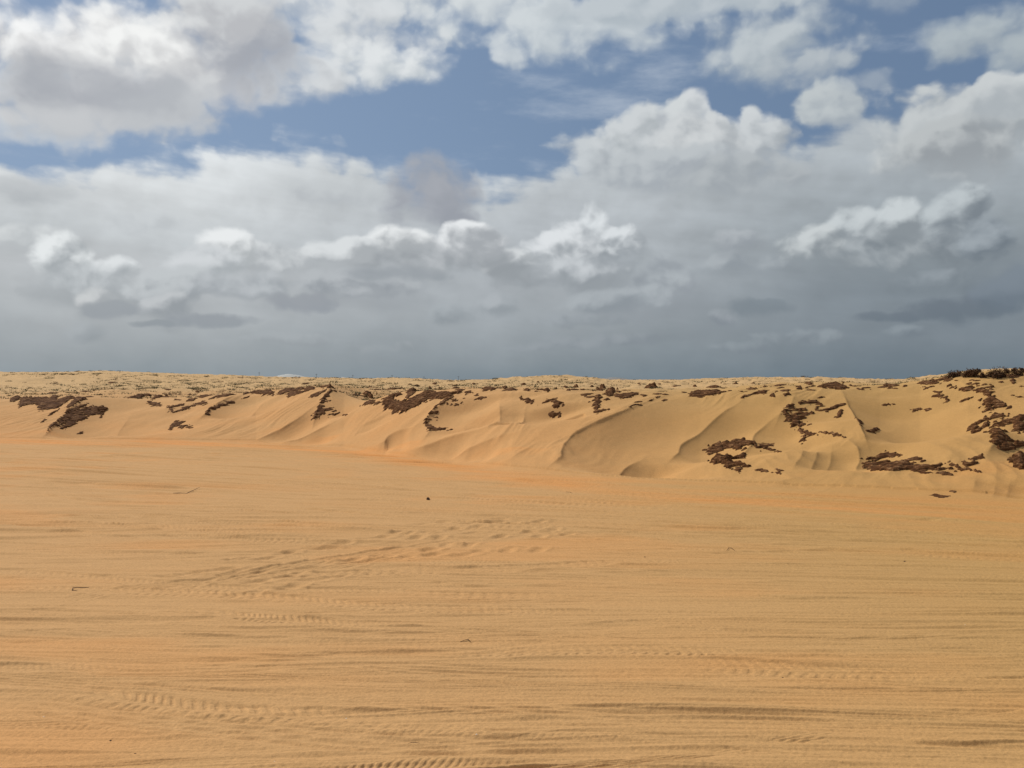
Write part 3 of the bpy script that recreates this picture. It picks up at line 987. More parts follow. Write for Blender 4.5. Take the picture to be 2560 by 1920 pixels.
def sand_material():
    m = bpy.data.materials.new('sand')
    m.use_nodes = True
    nt = m.node_tree
    g = G(nt)
    bs = nt.nodes['Principled BSDF']
    bs.inputs['Roughness'].default_value = 0.95
    bs.inputs['Specular IOR Level'].default_value = 0.12
    pos = g.node('ShaderNodeNewGeometry').outputs['Position']
    at = g.node('ShaderNodeAttribute', attribute_name='orange').outputs['Fac']
    pa = g.node('ShaderNodeAttribute', attribute_name='pale').outputs['Fac']
    n1 = g.noise(g.vm('MULTIPLY', pos, (0.35, 1.3, 1.0)), 1.0, 5.0, 0.55, dims='3D')
    n2 = g.noise(pos, 9.0, 4.0, 0.6, dims='3D')
    gr = g.noise(pos, 210.0, 3.0, 0.7, dims='3D')
    gr2 = g.noise(pos, 60.0, 4.0, 0.65, dims='3D')
    tan_, org, pal = SAND_TAN, SAND_ORANGE, SAND_PALE
    c = g.mix(g.m('ADD', at, g.m('MULTIPLY', g.m('SUBTRACT', n1, 0.5), 0.7), clamp=True), tan_, org)
    c = g.mix(g.m('MULTIPLY', g.step(g.sep(pos)[0], -1.0, 6.0), 0.85), c, g.mix(g.m('MULTIPLY', at, 0.7), SAND_YELLOW_DIMMED, (0.54, 0.245, 0.075)))  # yellower to the right; vignette and sun-angle dimming are painted in too
    c = g.mix(pa, c, pal)
    k = g.m('ADD', g.m('MULTIPLY', g.m('SUBTRACT', n2, 0.5), 0.14), 1.0)
    k = g.m('MULTIPLY_ADD', g.m('SUBTRACT', gr, 0.5), 0.75, k)
    k = g.m('MULTIPLY_ADD', g.m('SUBTRACT', gr2, 0.5), 0.62, k)
    c = g.vm('MULTIPLY', c, g.xyz(k, k, k))
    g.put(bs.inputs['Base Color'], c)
    bp = g.node('ShaderNodeBump')
    bp.inputs['Strength'].default_value = 0.45
    bp.inputs['Distance'].default_value = 0.012
    g.put(bp.inputs['Height'], g.m('ADD', g.m('MULTIPLY', gr2, 0.5), g.m('MULTIPLY', g.noise(pos, 38.0, 3.0, 0.6, dims='3D'), 0.7)))
    nt.links.new(bp.outputs[0], bs.inputs['Normal'])
    return m


SAND_TAN = (0.512, 0.288, 0.118)
SAND_ORANGE = (0.610, 0.270, 0.085)
SAND_PALE = (0.505, 0.318, 0.143)
SAND_YELLOW_DIMMED = (0.43, 0.252, 0.085)
SAND = sand_material()
build_terrain()

# ================================================================ crust outcrops
def tag(o, label, cat, group=None):
    o['label'] = label
    o['category'] = cat
    if group:
        o['group'] = group
    return o


def mesh_obj(name, verts, faces, mat, parent=None, smooth=True):
    me = bpy.data.meshes.new(name)
    me.from_pydata([tuple(map(float, v)) for v in verts], [], [tuple(int(i) for i in f) for f in faces])
    if smooth:
        me.polygons.foreach_set('use_smooth', np.ones(len(me.polygons), dtype=bool))
    me.update()
    o = bpy.data.objects.new(name, me)
    if mat is not None:
        o.data.materials.append(mat)
    if parent is not None:
        o.parent = parent
    COL.objects.link(o)
    return o


def crust_material():
    m = bpy.data.materials.new('crust')
    m.use_nodes = True
    nt = m.node_tree
    g = G(nt)
    bs = nt.nodes['Principled BSDF']
    bs.inputs['Roughness'].default_value = 0.95
    bs.inputs['Specular IOR Level'].default_value = 0.1
    pos = g.node('ShaderNodeNewGeometry').outputs['Position']
    st = g.vm('MULTIPLY', pos, (2.2, 7.0, 30.0))
    n1 = g.noise(st, 1.5, 5.0, 0.6, dims='3D')
    n2 = g.noise(pos, 26.0, 4.0, 0.65, dims='3D')
    c = g.ramp(n1, [(0.30, (0.046, 0.018, 0.006)), (0.50, (0.104, 0.042, 0.014)), (0.68, (0.215, 0.098, 0.036))])
    dust = g.step(g.m('ADD', g.m('MULTIPLY', n2, 0.45), g.m('MULTIPLY', n1, 0.70)), 0.60, 0.74)
    c = g.mix(g.m('MULTIPLY', dust, 0.60), c, (0.36, 0.210, 0.100))
    g.put(bs.inputs['Base Color'], c)
    bp = g.node('ShaderNodeBump')
    bp.inputs['Strength'].default_value = 0.9
    bp.inputs['Distance'].default_value = 0.03
    g.put(bp.inputs['Height'], g.m('ADD', n2, n1))
    nt.links.new(bp.outputs[0], bs.inputs['Normal'])
    return m


CRUST = crust_material()


def shoot_full(X, Y):
    """like shoot(), then refined on the land with its hollows"""
    x0, y0 = shoot(X, Y)
    q = (X - 1280.0) / FP
    t = np.linspace(max(3.0, y0 - 2.2), y0 + 2.2 + 0.05 * y0, 90)
    z = dune_z(q * t, t)
    ray = EYE + (HP - Y) / FP * t
    hit = np.nonzero(z >= ray)[0]
    i = hit[0] if len(hit) else len(t) - 1
    return q * t[i], t[i]


def in_poly(x, y, P):
    c = np.zeros(x.shape, bool)
    j = len(P) - 1
    for i in range(len(P)):
        xi, yi, xj, yj = P[i, 0], P[i, 1], P[j, 0], P[j, 1]
        cond = ((yi > y) != (yj > y)) & (x < (xj - xi) * (y - yi) / (yj - yi + 1e-12) + xi)
        c ^= cond
        j = i
    return c


def edge_dist(x, y, P):
    best = np.full(x.shape, 1e9)
    for i in range(len(P)):
        a, b = P[i], P[(i + 1) % len(P)]
        d = b - a
        L2 = (d ** 2).sum() + 1e-12
        t = np.clip(((x - a[0]) * d[0] + (y - a[1]) * d[1]) / L2, 0, 1)
        best = np.minimum(best, np.hypot(x - a[0] - t * d[0], y - a[1] - t * d[1]))
    return best


_seed = [0]


def crust(px, label, group=None, cover=0.0, thick=0.065, name='crust_outcrop', cat='soil crust'):
    """One outcrop: a ragged, lumpy slab of dark crust breaking out of the sand inside the outline px."""
    _seed[0] += 1
    sd = _seed[0]
    px = np.array(px, float)
    # put the outline on the land
    dense = []
    for i in range(len(px)):
        a, b = px[i], px[(i + 1) % len(px)]
        n = max(1, int(np.hypot(*(b - a)) / 4.0))
        for k in range(n):
            dense.append(a + (b - a) * k / n)
    dense = np.array(dense)
    wpx = px[:, 0].max() - px[:, 0].min()
    hit = np.array([shoot_full(X, Y) for X, Y in dense])
    D0 = hit[:, 1].min()
    wm = wpx / FP * D0
    reach = D0 + 0.30 + 0.85 * wm + 0.012 * (px[:, 1].max() - px[:, 1].min()) * D0 / 18.0
    yl = np.minimum(hit[:, 1], reach)
    q = (dense[:, 0] - 1280.0) / FP
    wx = q * yl
    zray = EYE + (HP - dense[:, 1]) / FP * yl
    lift = np.maximum(0.0, zray - dune_z(wx, yl))
    # work in a stretched plan where foreshortened depth counts like width
    KY = 0.42
    P = np.stack([wx, yl * KY], axis=1)
    step = 0.0105 * max(1.0, D0 / 18.0)
    pad = 0.14
    gx = np.arange(P[:, 0].min() - pad, P[:, 0].max() + pad, step)
    gy = np.arange(P[:, 1].min() - pad, P[:, 1].max() + pad, step * 0.85)
    if len(gx) * len(gy) > 120000:
        k = math.sqrt(len(gx) * len(gy) / 120000.0)
        gx = np.arange(gx[0], gx[-1], step * k)
        gy = np.arange(gy[0], gy[-1], step * 0.85 * k)
    X, Y = np.meshgrid(gx, gy)
    x, y = X.ravel(), Y.ravel()
    ins = in_poly(x, y, P)
    d = edge_dist(x, y, P) * np.where(ins, 1.0, -1.0)
    # ragged outline: bites from the left, streaks trailing to the right
    yb = y + 0.030 * perlin(x * 2.2, y * 6.0, 250 + sd) - 0.10 * x
    nz = 0.85 * perlin(x * 2.0, yb * 20.0, 300 + sd) + 0.55 * perlin(x * 4.5, yb * 44.0, 320 + sd) + 0.40 * fbm(x * 11.0, yb * 24.0, 2, 200 + sd) + 0.45 * perlin(x * 7.0, yb * 75.0, 340 + sd)
    dmax = max(0.004, d.max())
    sc = min(0.060, 0.85 * dmax)
    dd = np.where(d > 0, np.minimum(d, 1.0 * sc), d * 0.75)
    f = dd + sc * (nz - (0.12 if dmax > 0.03 else -0.05) - cover)
    keep = f > 0
    if keep.sum() < 6:
        keep = ins | (d > -step)
        f = np.where(keep, np.maximum(f, 0.01), f)
    yy = y / KY
    zt = dune_z(x, yy)
    # heap up where the outline stands clear of the land
    lf = np.zeros(x.shape)
    if lift.max() > 0.02:
        kk = np.nonzero(keep)[0]
        for c0 in range(0, len(kk), 4000):
            i = kk[c0:c0 + 4000]
            w = 1.0 / ((x[i, None] - P[None, :, 0]) ** 2 + (y[i, None] - P[None, :, 1]) ** 2 + 4e-4) ** 1.5
            lf[i] = (w * lift[None]).sum(1) / w.sum(1)
    body = np.sqrt(np.clip(f / (1.6 * sc), 0, 1))
    ridg = 1 - np.abs(perlin(x * 3.2, yb * 30, 400 + sd)) * 2
    lump = 0.62 + 0.26 * ridg + 0.14 * fbm(x * 9, yb * 30, 3, 500 + sd)
    hm = (px[:, 1].max() - px[:, 1].min()) / FP * D0
    th = min(0.8 * thick, 0.32 * hm + 0.010)
    z = zt + body * (lf * 0.7 + th * np.clip(lump, 0.08, 2.0)) + 0.004
    ny, nx = X.shape
    K = keep.reshape(ny, nx)
    # include cells that touch the crust so the rim runs down into the sand
    K = K | (d > -0.05).reshape(ny, nx)              # the layer runs on, buried, between the parts that show
    any_ = K[:-1, :-1] | K[:-1, 1:] | K[1:, :-1] | K[1:, 1:]
    if any_.sum() == 0:
        return None
    z = np.where(keep, z, zt - 0.03)
    idx = np.arange(ny * nx).reshape(ny, nx)
    quads = np.stack([idx[:-1, :-1], idx[:-1, 1:], idx[1:, 1:], idx[1:, :-1]], axis=-1)[any_]
    used, inv = np.unique(quads, return_inverse=True)
    cx, cy = x[keep].mean(), yy[keep].mean()
    cz = float(dune_z(cx, cy)[0])
    V = np.stack([x[used] - cx, yy[used] - cy, z[used] - cz], axis=1)
    F = inv.reshape(-1, 4)
    # close the underside a little below the sand
    B = V.copy()
    B[:, 2] = np.minimum(zt[used] - cz - 0.05, V[:, 2] - 0.02)
    nv = len(V)
    edges = {}
    for qd in F:
        for a, b in ((qd[0], qd[1]), (qd[1], qd[2]), (qd[2], qd[3]), (qd[3], qd[0])):
            if (b, a) in edges:
                del edges[(b, a)]
            else:
                edges[(a, b)] = 1
    side = np.array([(b, a, a + nv, b + nv) for a, b in edges]) if edges else np.zeros((0, 4), int)
    allF = np.vstack([F, F[:, ::-1] + nv, side])
    o = mesh_obj(name, np.vstack([V, B]), allF, CRUST)
    o.location = (cx, cy, cz)
    tag(o, label, cat, group)
    return o


def Zm(ox, oy, pts, k=320.0 / 2212.0):
    return [(ox + a * k, oy + b * k) for a, b in pts]


FLK = ('small flake of dark brown crust lying on the sand near the bank crest', 'small crust flakes along the crest')

OUTCROPS = [
    # ---- far left
    (Zm(0, 930, [(165, 520), (190, 470), (260, 420), (345, 385), (400, 395), (540, 375), (545, 390), (420, 420), (340, 470), (240, 525)]),
     'slim leaf-shaped dark crust at the far left end of the bank crest', 0),
    (Zm(0, 930, [(330, 630), (350, 480), (420, 425), (480, 430), (520, 470), (560, 450), (600, 430), (700, 445), (760, 470), (790, 430), (830, 450), (850, 465), (900, 400), (960, 375), (1000, 400), (1000, 450), (980, 490), (1150, 430), (1250, 420), (1250, 470), (1200, 490), (1100, 560), (1040, 600), (960, 640), (780, 660), (690, 680), (650, 620), (660, 570), (600, 560), (480, 580), (380, 600)]),
     'long ragged blackish crust with several humps along the far left crest', 0.0),
    (Zm(0, 930, [(1160, 640), (1150, 600), (1230, 530), (1270, 470), (1250, 420), (1350, 400), (1420, 420), (1490, 435), (1480, 480), (1400, 510), (1330, 560), (1250, 600)]),
     'dark crust block capping the long diagonal outcrop on the far left face', 0),
    (Zm(0, 930, [(780, 1070), (830, 940), (900, 890), (1000, 820), (1100, 720), (1160, 640), (1250, 620), (1400, 570), (1540, 530), (1500, 590), (1400, 640), (1600, 570), (1750, 530), (1900, 520), (2050, 515), (2050, 560), (1900, 620), (1840, 680), (1800, 760), (1740, 830), (1700, 790), (1720, 740), (1560, 770), (1520, 820), (1380, 860), (1320, 910), (1200, 975), (1050, 1010), (990, 1000), (1050, 950), (960, 960), (900, 1000), (820, 1050)]),
     'largest left crust, a reddish wedge running diagonally down the bank face', 0.35),
    (Zm(0, 930, [(820, 775), (850, 735), (920, 700), (1000, 655), (1030, 630), (1000, 680), (880, 750)]), 'thin dark crust streak on bright sand left of the big diagonal wedge', 0),
    (Zm(0, 930, [(695, 885), (740, 845), (780, 815), (805, 840), (750, 868)]), 'tiny dark crust dash low on bright sand beside the big diagonal wedge', 0),
    (Zm(0, 930, [(1350, 1080), (1370, 1040), (1440, 1035), (1430, 1075)]), 'single dark clod at the bank foot below the big diagonal wedge', 0),
    # ---- left
    (Zm(320, 930, [(-20, 460), (10, 425), (120, 405), (250, 375), (420, 345), (465, 375), (400, 425), (300, 415), (220, 465)]),
     'low broken crust hump on the crest just right of the diagonal wedge', 0.3),
    (Zm(320, 930, [(400, 475), (500, 410), (560, 370), (640, 340), (745, 375), (600, 395), (560, 445), (440, 470)]), 'slanting crust streak on the crest above the short dark left bar', 0.1),
    (Zm(320, 930, [(325, 515), (360, 505), (450, 530), (570, 540), (565, 600), (420, 585), (340, 555)]), 'short dark crust bar lying across the top of a shaded hollow', 0),
    (Zm(320, 930, [(670, 605), (780, 585), (970, 555), (960, 580), (850, 615), (775, 625), (785, 655), (900, 645), (980, 610), (1080, 580), (1250, 530), (1290, 505), (1400, 540), (1330, 565), (1230, 580), (1080, 630), (940, 670), (800, 695), (715, 685), (705, 630)]),
     'hook-shaped crust with two prongs opening to the right, left part of bank', 0),
    (Zm(320, 930, [(1335, 745), (1330, 700), (1400, 625), (1550, 565), (1700, 525), (1845, 510), (1830, 550), (1680, 605), (1500, 662), (1425, 668), (1415, 750)]),
     'curved crust arc with a lit sand pocket beneath, right of the hook', 0.1),
    (Zm(320, 930, [(720, 990), (720, 940), (770, 885), (870, 845), (955, 880), (895, 905), (1020, 920), (1105, 945), (1090, 975), (950, 970), (850, 955), (800, 955), (745, 1005)]),
     'isolated claw-shaped crust low on the left bank face', 0),
    (Zm(320, 930, [(1350, 495), (1500, 425), (1680, 390), (1870, 385), (1700, 430), (1530, 448)]), 'thin straight crust line along the crest above the curved left arc', 0),
    (Zm(320, 930, [(1010, 505), (1060, 470), (1110, 455), (1185, 468), (1110, 520)]), 'small star-like crust scrap above the hook-shaped left outcrop', 0.1),
    (Zm(320, 930, [(1180, 440), (1350, 400), (1480, 400), (1350, 440), (1260, 470)]), FLK, 0.5),
    (Zm(320, 930, [(1030, 395), (1090, 365), (1105, 395), (1060, 412)]), FLK, 0),
    (Zm(320, 930, [(1110, 395), (1150, 378), (1195, 392), (1150, 405)]), FLK, 0),
    (Zm(320, 930, [(1970, 415), (2060, 335), (2150, 320), (2180, 345), (2060, 380)]), 'ragged crust tip leading into the crest crusts left of centre', 0),
    (Zm(320, 930, [(1920, 485), (2000, 455), (2110, 415), (2090, 440), (1990, 478)]), FLK, 0.1),
    # ---- left of centre
    (Zm(640, 930, [(-60, 330), (-30, 285), (60, 300), (150, 298), (240, 318), (335, 358), (300, 405), (130, 410), (0, 385), (-60, 375)]),
     'matted maroon crust overhanging the crest left of the knobbed outcrop', 0.05),
    (Zm(640, 930, [(355, 378), (450, 325), (560, 285), (680, 295), (760, 265), (855, 288), (780, 315), (600, 338), (490, 388), (458, 410)]), 'dark crust tongue behind a bright sand lip, left of the knobbed outcrop', 0),
    (Zm(640, 930, [(535, 378), (700, 345), (835, 335), (740, 395), (640, 415), (550, 445)]), 'blunt dark crust slab jutting over bright sand at the crest', 0),
    (Zm(640, 930, [(825, 322), (860, 285), (940, 260), (1025, 268), (1000, 295), (900, 335), (840, 350)]), 'short dark crust cap on the crest just left of the knob', 0),
    (Zm(640, 930, [(850, 435), (960, 400), (1050, 365), (1200, 305), (1245, 305), (1180, 355), (1060, 428), (970, 450)]), 'slanting dark crust bar beside the long ridge under the knob', 0),
    (Zm(640, 930, [(1225, 285), (1250, 225), (1290, 198), (1335, 230), (1420, 235), (1405, 268), (1330, 275)]), 'dark knob of crust standing up on the skyline of the bank', 0, 0.10),
    (Zm(640, 930, [(935, 825), (960, 765), (1040, 685), (1050, 630), (1090, 540), (1130, 450), (1200, 370), (1300, 290), (1385, 255), (1330, 335), (1260, 405), (1200, 485), (1290, 510), (1200, 535), (1130, 575), (1180, 610), (1280, 648), (1385, 690), (1280, 685), (1200, 705), (1250, 728), (1400, 733), (1570, 745), (1350, 765), (1180, 768), (1060, 805), (990, 828)]),
     'spine of crust running down the face from the knob, with side streaks', 0.1),
    (Zm(640, 930, [(1735, 428), (1850, 495), (2000, 493), (2060, 515), (2150, 525), (2060, 568), (1930, 578), (1760, 575), (1835, 540), (1780, 485)]),
     'thin sagging crust line leading right into the big black central outcrop', 0.05),
    (Zm(640, 930, [(1945, 330), (2015, 358), (1995, 390), (1945, 358)]), FLK, 0),
    # ---- centre
    (Zm(960, 930, [(-10, 670), (-10, 475), (60, 452), (140, 395), (270, 370), (285, 402), (180, 425), (165, 475), (200, 515), (300, 522), (370, 490), (365, 535), (450, 482), (560, 422), (640, 382), (760, 332), (880, 358), (1000, 350), (1180, 360), (1310, 375), (1200, 415), (1080, 448), (950, 468), (780, 475), (700, 530), (560, 580), (460, 630), (380, 690), (240, 702), (140, 708), (110, 630), (40, 630)]),
     'biggest black crust at the bank centre, a thick undercut ledge', -0.15, 0.10),
    (Zm(960, 930, [(380, 425), (375, 375), (430, 305), (500, 265), (595, 240), (585, 285), (545, 315), (525, 375), (465, 428), (435, 478), (345, 505)]),
     'mottled crust branch rising behind the big black central ledge', 0.1),
    (Zm(960, 930, [(725, 232), (800, 215), (845, 250), (790, 270)]), 'dark crust lens on the crest behind the central ledge', 0),
    (Zm(960, 930, [(-100, 300), (0, 290), (150, 285), (250, 250), (330, 242), (405, 270), (280, 295), (120, 310)]), 'chain of dark crust lumps on the crest left of the central ledge', 0.1),
    (Zm(960, 930, [(672, 955), (685, 910), (705, 820), (765, 725), (845, 635), (880, 585), (950, 545), (1100, 465), (1215, 430), (1125, 485), (1065, 533), (1200, 500), (1410, 495), (1485, 475), (1400, 520), (1200, 538), (1080, 588), (900, 648), (835, 692), (935, 690), (905, 745), (855, 772), (955, 797), (805, 808), (745, 835), (835, 862), (765, 895), (825, 928), (900, 965), (1160, 1000), (1050, 1028), (850, 1035), (745, 1008), (715, 965)]),
     'crescent of crust bounding a smooth scooped hollow in the bank centre', 0.12),
    (Zm(960, 930, [(1560, 495), (1650, 455), (1700, 440), (1775, 465), (1680, 488)]), 'reddish crust dash on the crest right of the central crescent', 0),
    (Zm(960, 930, [(1395, 405), (1405, 348), (1500, 335), (1565, 358), (1480, 380)]), FLK, 0.1),
    (Zm(960, 930, [(1690, 292), (1770, 243), (1850, 255), (1925, 300), (1850, 330), (1765, 315)]), 'dark crust boss on the skyline above a sunlit sand lip', 0, 0.09),
    (Zm(960, 930, [(1035, 275), (1090, 240), (1230, 240), (1325, 270), (1250, 285)]), FLK, 0.1),
    (Zm(960, 930, [(1545, 438), (1600, 395), (1665, 425)]), FLK, 0.1),
    (Zm(960, 930, [(1135, 585), (1250, 570), (1370, 580), (1250, 600)]), 'thin crust thread inside the top of the central crescent hollow', 0),
    (Zm(960, 930, [(635, 275), (690, 258), (700, 278)]), FLK, 0),
    (Zm(960, 930, [(1950, 275), (2040, 255), (2080, 275), (2000, 285)]), FLK, 0.1),
    (Zm(960, 930, [(1210, 335), (1330, 320), (1380, 335), (1290, 345)]), FLK, 0.1),
    # ---- right of centre
    (Zm(1280, 930, [(125, 468), (160, 438), (215, 475), (285, 475), (305, 505), (400, 545), (560, 530), (600, 482), (640, 482), (765, 482), (815, 512), (855, 558), (960, 580), (850, 598), (740, 622), (695, 565), (640, 538), (560, 562), (420, 578), (300, 552), (225, 515)]),
     'drooping crust garland draped along the bank lip right of centre', 0.05),
    (Zm(1280, 930, [(635, 762), (700, 712), (760, 728), (880, 712), (910, 728), (835, 788), (700, 818), (650, 788)]), 'lone oval crust patch on open bright sand right of centre', 0),
    (Zm(1280, 930, [(1428, 705), (1405, 570), (1455, 475), (1535, 475), (1505, 560), (1535, 620), (1505, 655), (1670, 658), (1560, 697), (1480, 722)]), 'upright L-shaped crust edge facing left, right of centre', 0.05),
    (Zm(1280, 930, [(1325, 540), (1430, 460), (1590, 430), (1565, 465), (1440, 505)]), 'straight slanting crust bar just above the L-shaped crust edge', 0),
    (Zm(1280, 930, [(1612, 405), (1635, 345), (1715, 268), (1865, 282), (1785, 305), (1745, 335), (1768, 380), (1790, 408), (1700, 422)]), 'dark C-shaped crust below the twin skyline humps, right of centre', 0, 0.09),
    (Zm(1280, 930, [(1452, 255), (1495, 172), (1540, 145), (1620, 172), (1720, 178), (1830, 242), (1700, 243), (1620, 288), (1535, 292)]), 'left one of the twin dark crust humps on the skyline', 0, 0.12),
    (Zm(1280, 930, [(1025, 235), (1055, 190), (1150, 180), (1205, 210), (1120, 246)]), 'small dark mound of crust on the crest left of the twin humps', 0, 0.09),
    (Zm(1280, 930, [(895, 230), (960, 235), (1020, 268), (925, 270)]), FLK, 0),
    (Zm(1280, 930, [(905, 312), (950, 275), (1050, 310), (980, 325)]), FLK, 0),
    (Zm(1280, 930, [(705, 272), (745, 225), (935, 200), (805, 240), (785, 295), (740, 290)]), 'hooked crust flake on the crest above the drooping garland', 0.05),
    (Zm(1280, 930, [(550, 335), (565, 290), (440, 290), (450, 275), (600, 262), (660, 310), (620, 348)]), 'rust-brown crust flake on pale sand above the drooping garland', 0.05),
    (Zm(1280, 930, [(160, 330), (250, 285), (380, 270), (300, 300), (340, 335), (460, 335), (540, 355), (380, 350)]), FLK, 0.45),
    (Zm(1280, 930, [(1790, 445), (1900, 385), (2060, 362), (2180, 385), (2065, 436), (1950, 458)]), 'flat spindle of dark crust below the right skyline hump', 0),
    (Zm(1280, 930, [(1425, 412), (1500, 398), (1570, 425), (1470, 438)]), FLK, 0),
    (Zm(1280, 930, [(2020, 615), (2100, 570), (2230, 562), (2290, 590), (2230, 608), (2120, 606)]), 'dark crust eyebrow at the head of the long right-centre hollow', 0),
    (Zm(1280, 930, [(1585, 492), (1640, 455), (1710, 468), (1640, 505)]), FLK, 0),
    (Zm(1280, 930, [(1775, 318), (1875, 335), (1845, 360)]), FLK, 0),
    (Zm(1280, 930, [(1335, 272), (1450, 280), (1560, 295), (1650, 298), (1560, 320), (1440, 310)]), FLK, 0),
    (Zm(1280, 930, [(430, 245), (600, 225), (640, 235), (520, 252)]), FLK, 0.1),
    (Zm(1280, 930, [(2025, 215), (2080, 200), (2130, 215), (2080, 225)]), FLK, 0),
    (Zm(1280, 930, [(2130, 235), (2180, 205), (2240, 215), (2230, 245)]), FLK, 0, 0.08),
    (Zm(1280, 930, [(2105, 535), (2150, 518), (2260, 515), (2170, 540)]), FLK, 0),
    # ---- right
    (Zm(1600, 930, [(72, 275), (95, 195), (190, 172), (260, 145), (405, 175), (335, 205), (410, 258), (260, 278), (150, 293)]), 'right one of the twin dark crust humps on the skyline', 0, 0.12),
    (Zm(1600, 930, [(865, 395), (895, 340), (980, 308), (1200, 308), (1390, 322), (1345, 352), (1550, 332), (1400, 376), (1280, 408), (1130, 438), (1050, 472), (960, 447), (875, 425)]),
     'wide flat crust plate sloping on the crest right of the twin humps', 0.1),
    (Zm(1600, 930, [(1100, 268), (1230, 233), (1350, 245), (1415, 262), (1240, 277)]), 'dark crust lens above the wide flat crust plate', 0),
    (Zm(1600, 930, [(1460, 172), (1550, 138), (1650, 148), (1750, 182), (1815, 197), (1650, 217), (1585, 210)]), 'reddish crust mound on the crest above a bright sand slope', 0, 0.10),
    (Zm(1600, 930, [(1362, 192), (1400, 160), (1438, 180), (1400, 205)]), FLK, 0),
    (Zm(1600, 930, [(1738, 455), (1765, 405), (1900, 385), (2100, 332), (2190, 328), (2180, 376), (2060, 380), (1900, 418), (1800, 438), (1790, 468)]), 'narrow slanting crust with a knob at each end, head of the stepped hollow', 0),
    (Zm(1600, 930, [(1832, 295), (1850, 268), (1900, 285), (1960, 262), (2008, 292), (1880, 318)]), FLK, 0.05),
    (Zm(1600, 930, [(372, 513), (410, 480), (480, 488), (410, 522)]), FLK, 0),
    (Zm(1600, 930, [(200, 382), (290, 372), (385, 378), (300, 398)]), FLK, 0),
    (Zm(1600, 930, [(710, 345), (760, 340), (835, 352), (760, 365)]), FLK, 0),
    (Zm(1600, 930, [(812, 235), (850, 195), (950, 208), (1050, 240), (950, 264)]), 'rusty crust mound on the crest just right of the twin humps', 0.1, 0.09),
    (Zm(1600, 930, [(1880, 185), (1940, 175), (1995, 190), (1950, 210)]), FLK, 0),
    (Zm(1600, 930, [(132, 515), (200, 475), (300, 460), (230, 500)]), FLK, 0.1),
    (Zm(1600, 930, [(0, 402), (60, 392), (120, 410), (60, 434)]), FLK, 0.1),
    (Zm(1600, 930, [(1160, 150), (1200, 125), (1310, 140), (1250, 155)]), FLK, 0),
    (Zm(1600, 930, [(500, 250), (620, 236), (700, 250), (600, 260)]), FLK, 0),
    # ---- right: the two-pronged outcrop and its neighbours
    (Zm(1920, 910, [(218, 928), (225, 850), (275, 800), (330, 830), (440, 850), (520, 815), (660, 812), (600, 850), (520, 890), (640, 880), (760, 845), (700, 880), (650, 930), (720, 955), (600, 990), (560, 1010), (530, 1080), (420, 1118), (332, 1080), (365, 1000), (440, 935), (340, 937)]),
     'heavy two-lobed dark crust overhanging bright sand on the right face', 0.0, 0.10),
    (Zm(1920, 910, [(262, 765), (340, 705), (460, 684), (560, 674), (720, 642), (860, 665), (910, 702), (800, 715), (600, 712), (400, 712), (470, 765), (420, 790), (330, 770)]),
     'thin crust ribbon forming the upper rim above the heavy two-lobed crust', 0.1),
    (Zm(1920, 910, [(790, 790), (840, 740), (880, 735), (990, 735), (870, 760), (880, 800), (1060, 785), (1180, 705), (1350, 718), (1200, 768), (1100, 806), (1000, 842), (880, 838)]),
     'black crust crescent right of the upper rim ribbon on the right face', 0.08),
    (Zm(1740, 1070, [(1700, -25), (1760, 0), (1790, 35), (1900, 70), (2050, 104), (2190, 162), (2060, 138), (1925, 138), (1895, 190), (1910, 235), (1780, 278), (1742, 255), (1845, 180), (1865, 120), (1795, 72)]),
     'small beaked crust pointing down left under the heavy two-lobed crust', 0.05),
    (Zm(1920, 910, [(880, 1195), (1000, 1185), (1120, 1200), (1250, 1244), (1330, 1275), (1180, 1262), (1060, 1232)]), 'thin straight crust seam across a grey smooth face, right part', 0),
    (Zm(1920, 910, [(500, 1060), (600, 1045), (790, 1050), (640, 1075), (560, 1085)]), 'fine dark crust spike trailing right from the two-lobed crust', 0),
    (Zm(1920, 910, [(870, 395), (960, 362), (1080, 316), (1240, 360), (1410, 420), (1250, 448), (1000, 418), (860, 406)]), 'broad dark crust dome on the crest left of the sharp sand peak', 0, 0.10),
    (Zm(1920, 910, [(490, 443), (545, 372), (605, 425), (640, 402), (840, 376), (640, 432), (540, 453)]), 'crust wedge with a thin tail, left of the broad crust dome', 0),
    (Zm(1920, 910, [(262, 545), (350, 502), (380, 530), (290, 577)]), FLK, 0),
    (Zm(1920, 910, [(22, 555), (165, 470), (105, 535), (115, 580), (55, 578)]), FLK, 0),
    (Zm(1920, 910, [(782, 625), (860, 588), (990, 580), (870, 617)]), 'short crust dash on sunlit sand above the two-lobed crust', 0),
    (Zm(1920, 910, [(1650, 1185), (1790, 1145), (1840, 1090), (1930, 1095), (1910, 1165), (1830, 1202), (1720, 1192)]), 'dark crust scrap in the shaded hollow below the sharp sand peak', 0.1),
    (Zm(1920, 910, [(1455, 760), (1500, 830), (1550, 950), (1625, 990), (1650, 1075), (1575, 1075), (1540, 990), (1495, 900)]), 'reddish crust stain running down the ridge below the sharp sand peak', 0.45, 0.03),
    (Zm(1920, 910, [(1440, 383), (1520, 368), (1610, 368), (1500, 396)]), FLK, 0),
    (Zm(1920, 910, [(1950, 362), (2000, 335), (2130, 358), (2040, 392)]), FLK, 0, 0.08),
    (Zm(1920, 910, [(1990, 415), (2100, 365), (2230, 350), (2230, 398), (2080, 422)]), 'slanting crust patch on the crest left of the right-hand bushes', 0.05),
    (Zm(1920, 910, [(590, 332), (680, 302), (810, 345), (700, 362)]), FLK, 0, 0.08),
    (Zm(1920, 910, [(1110, 932), (1195, 912), (1235, 830), (1305, 805), (1278, 880), (1245, 938)]), 'short upright crust blade on the smooth face right of the two lobes', 0.1),
    (Zm(1920, 910, [(1970, 732), (2080, 694), (2200, 708), (2080, 731)]), FLK, 0),
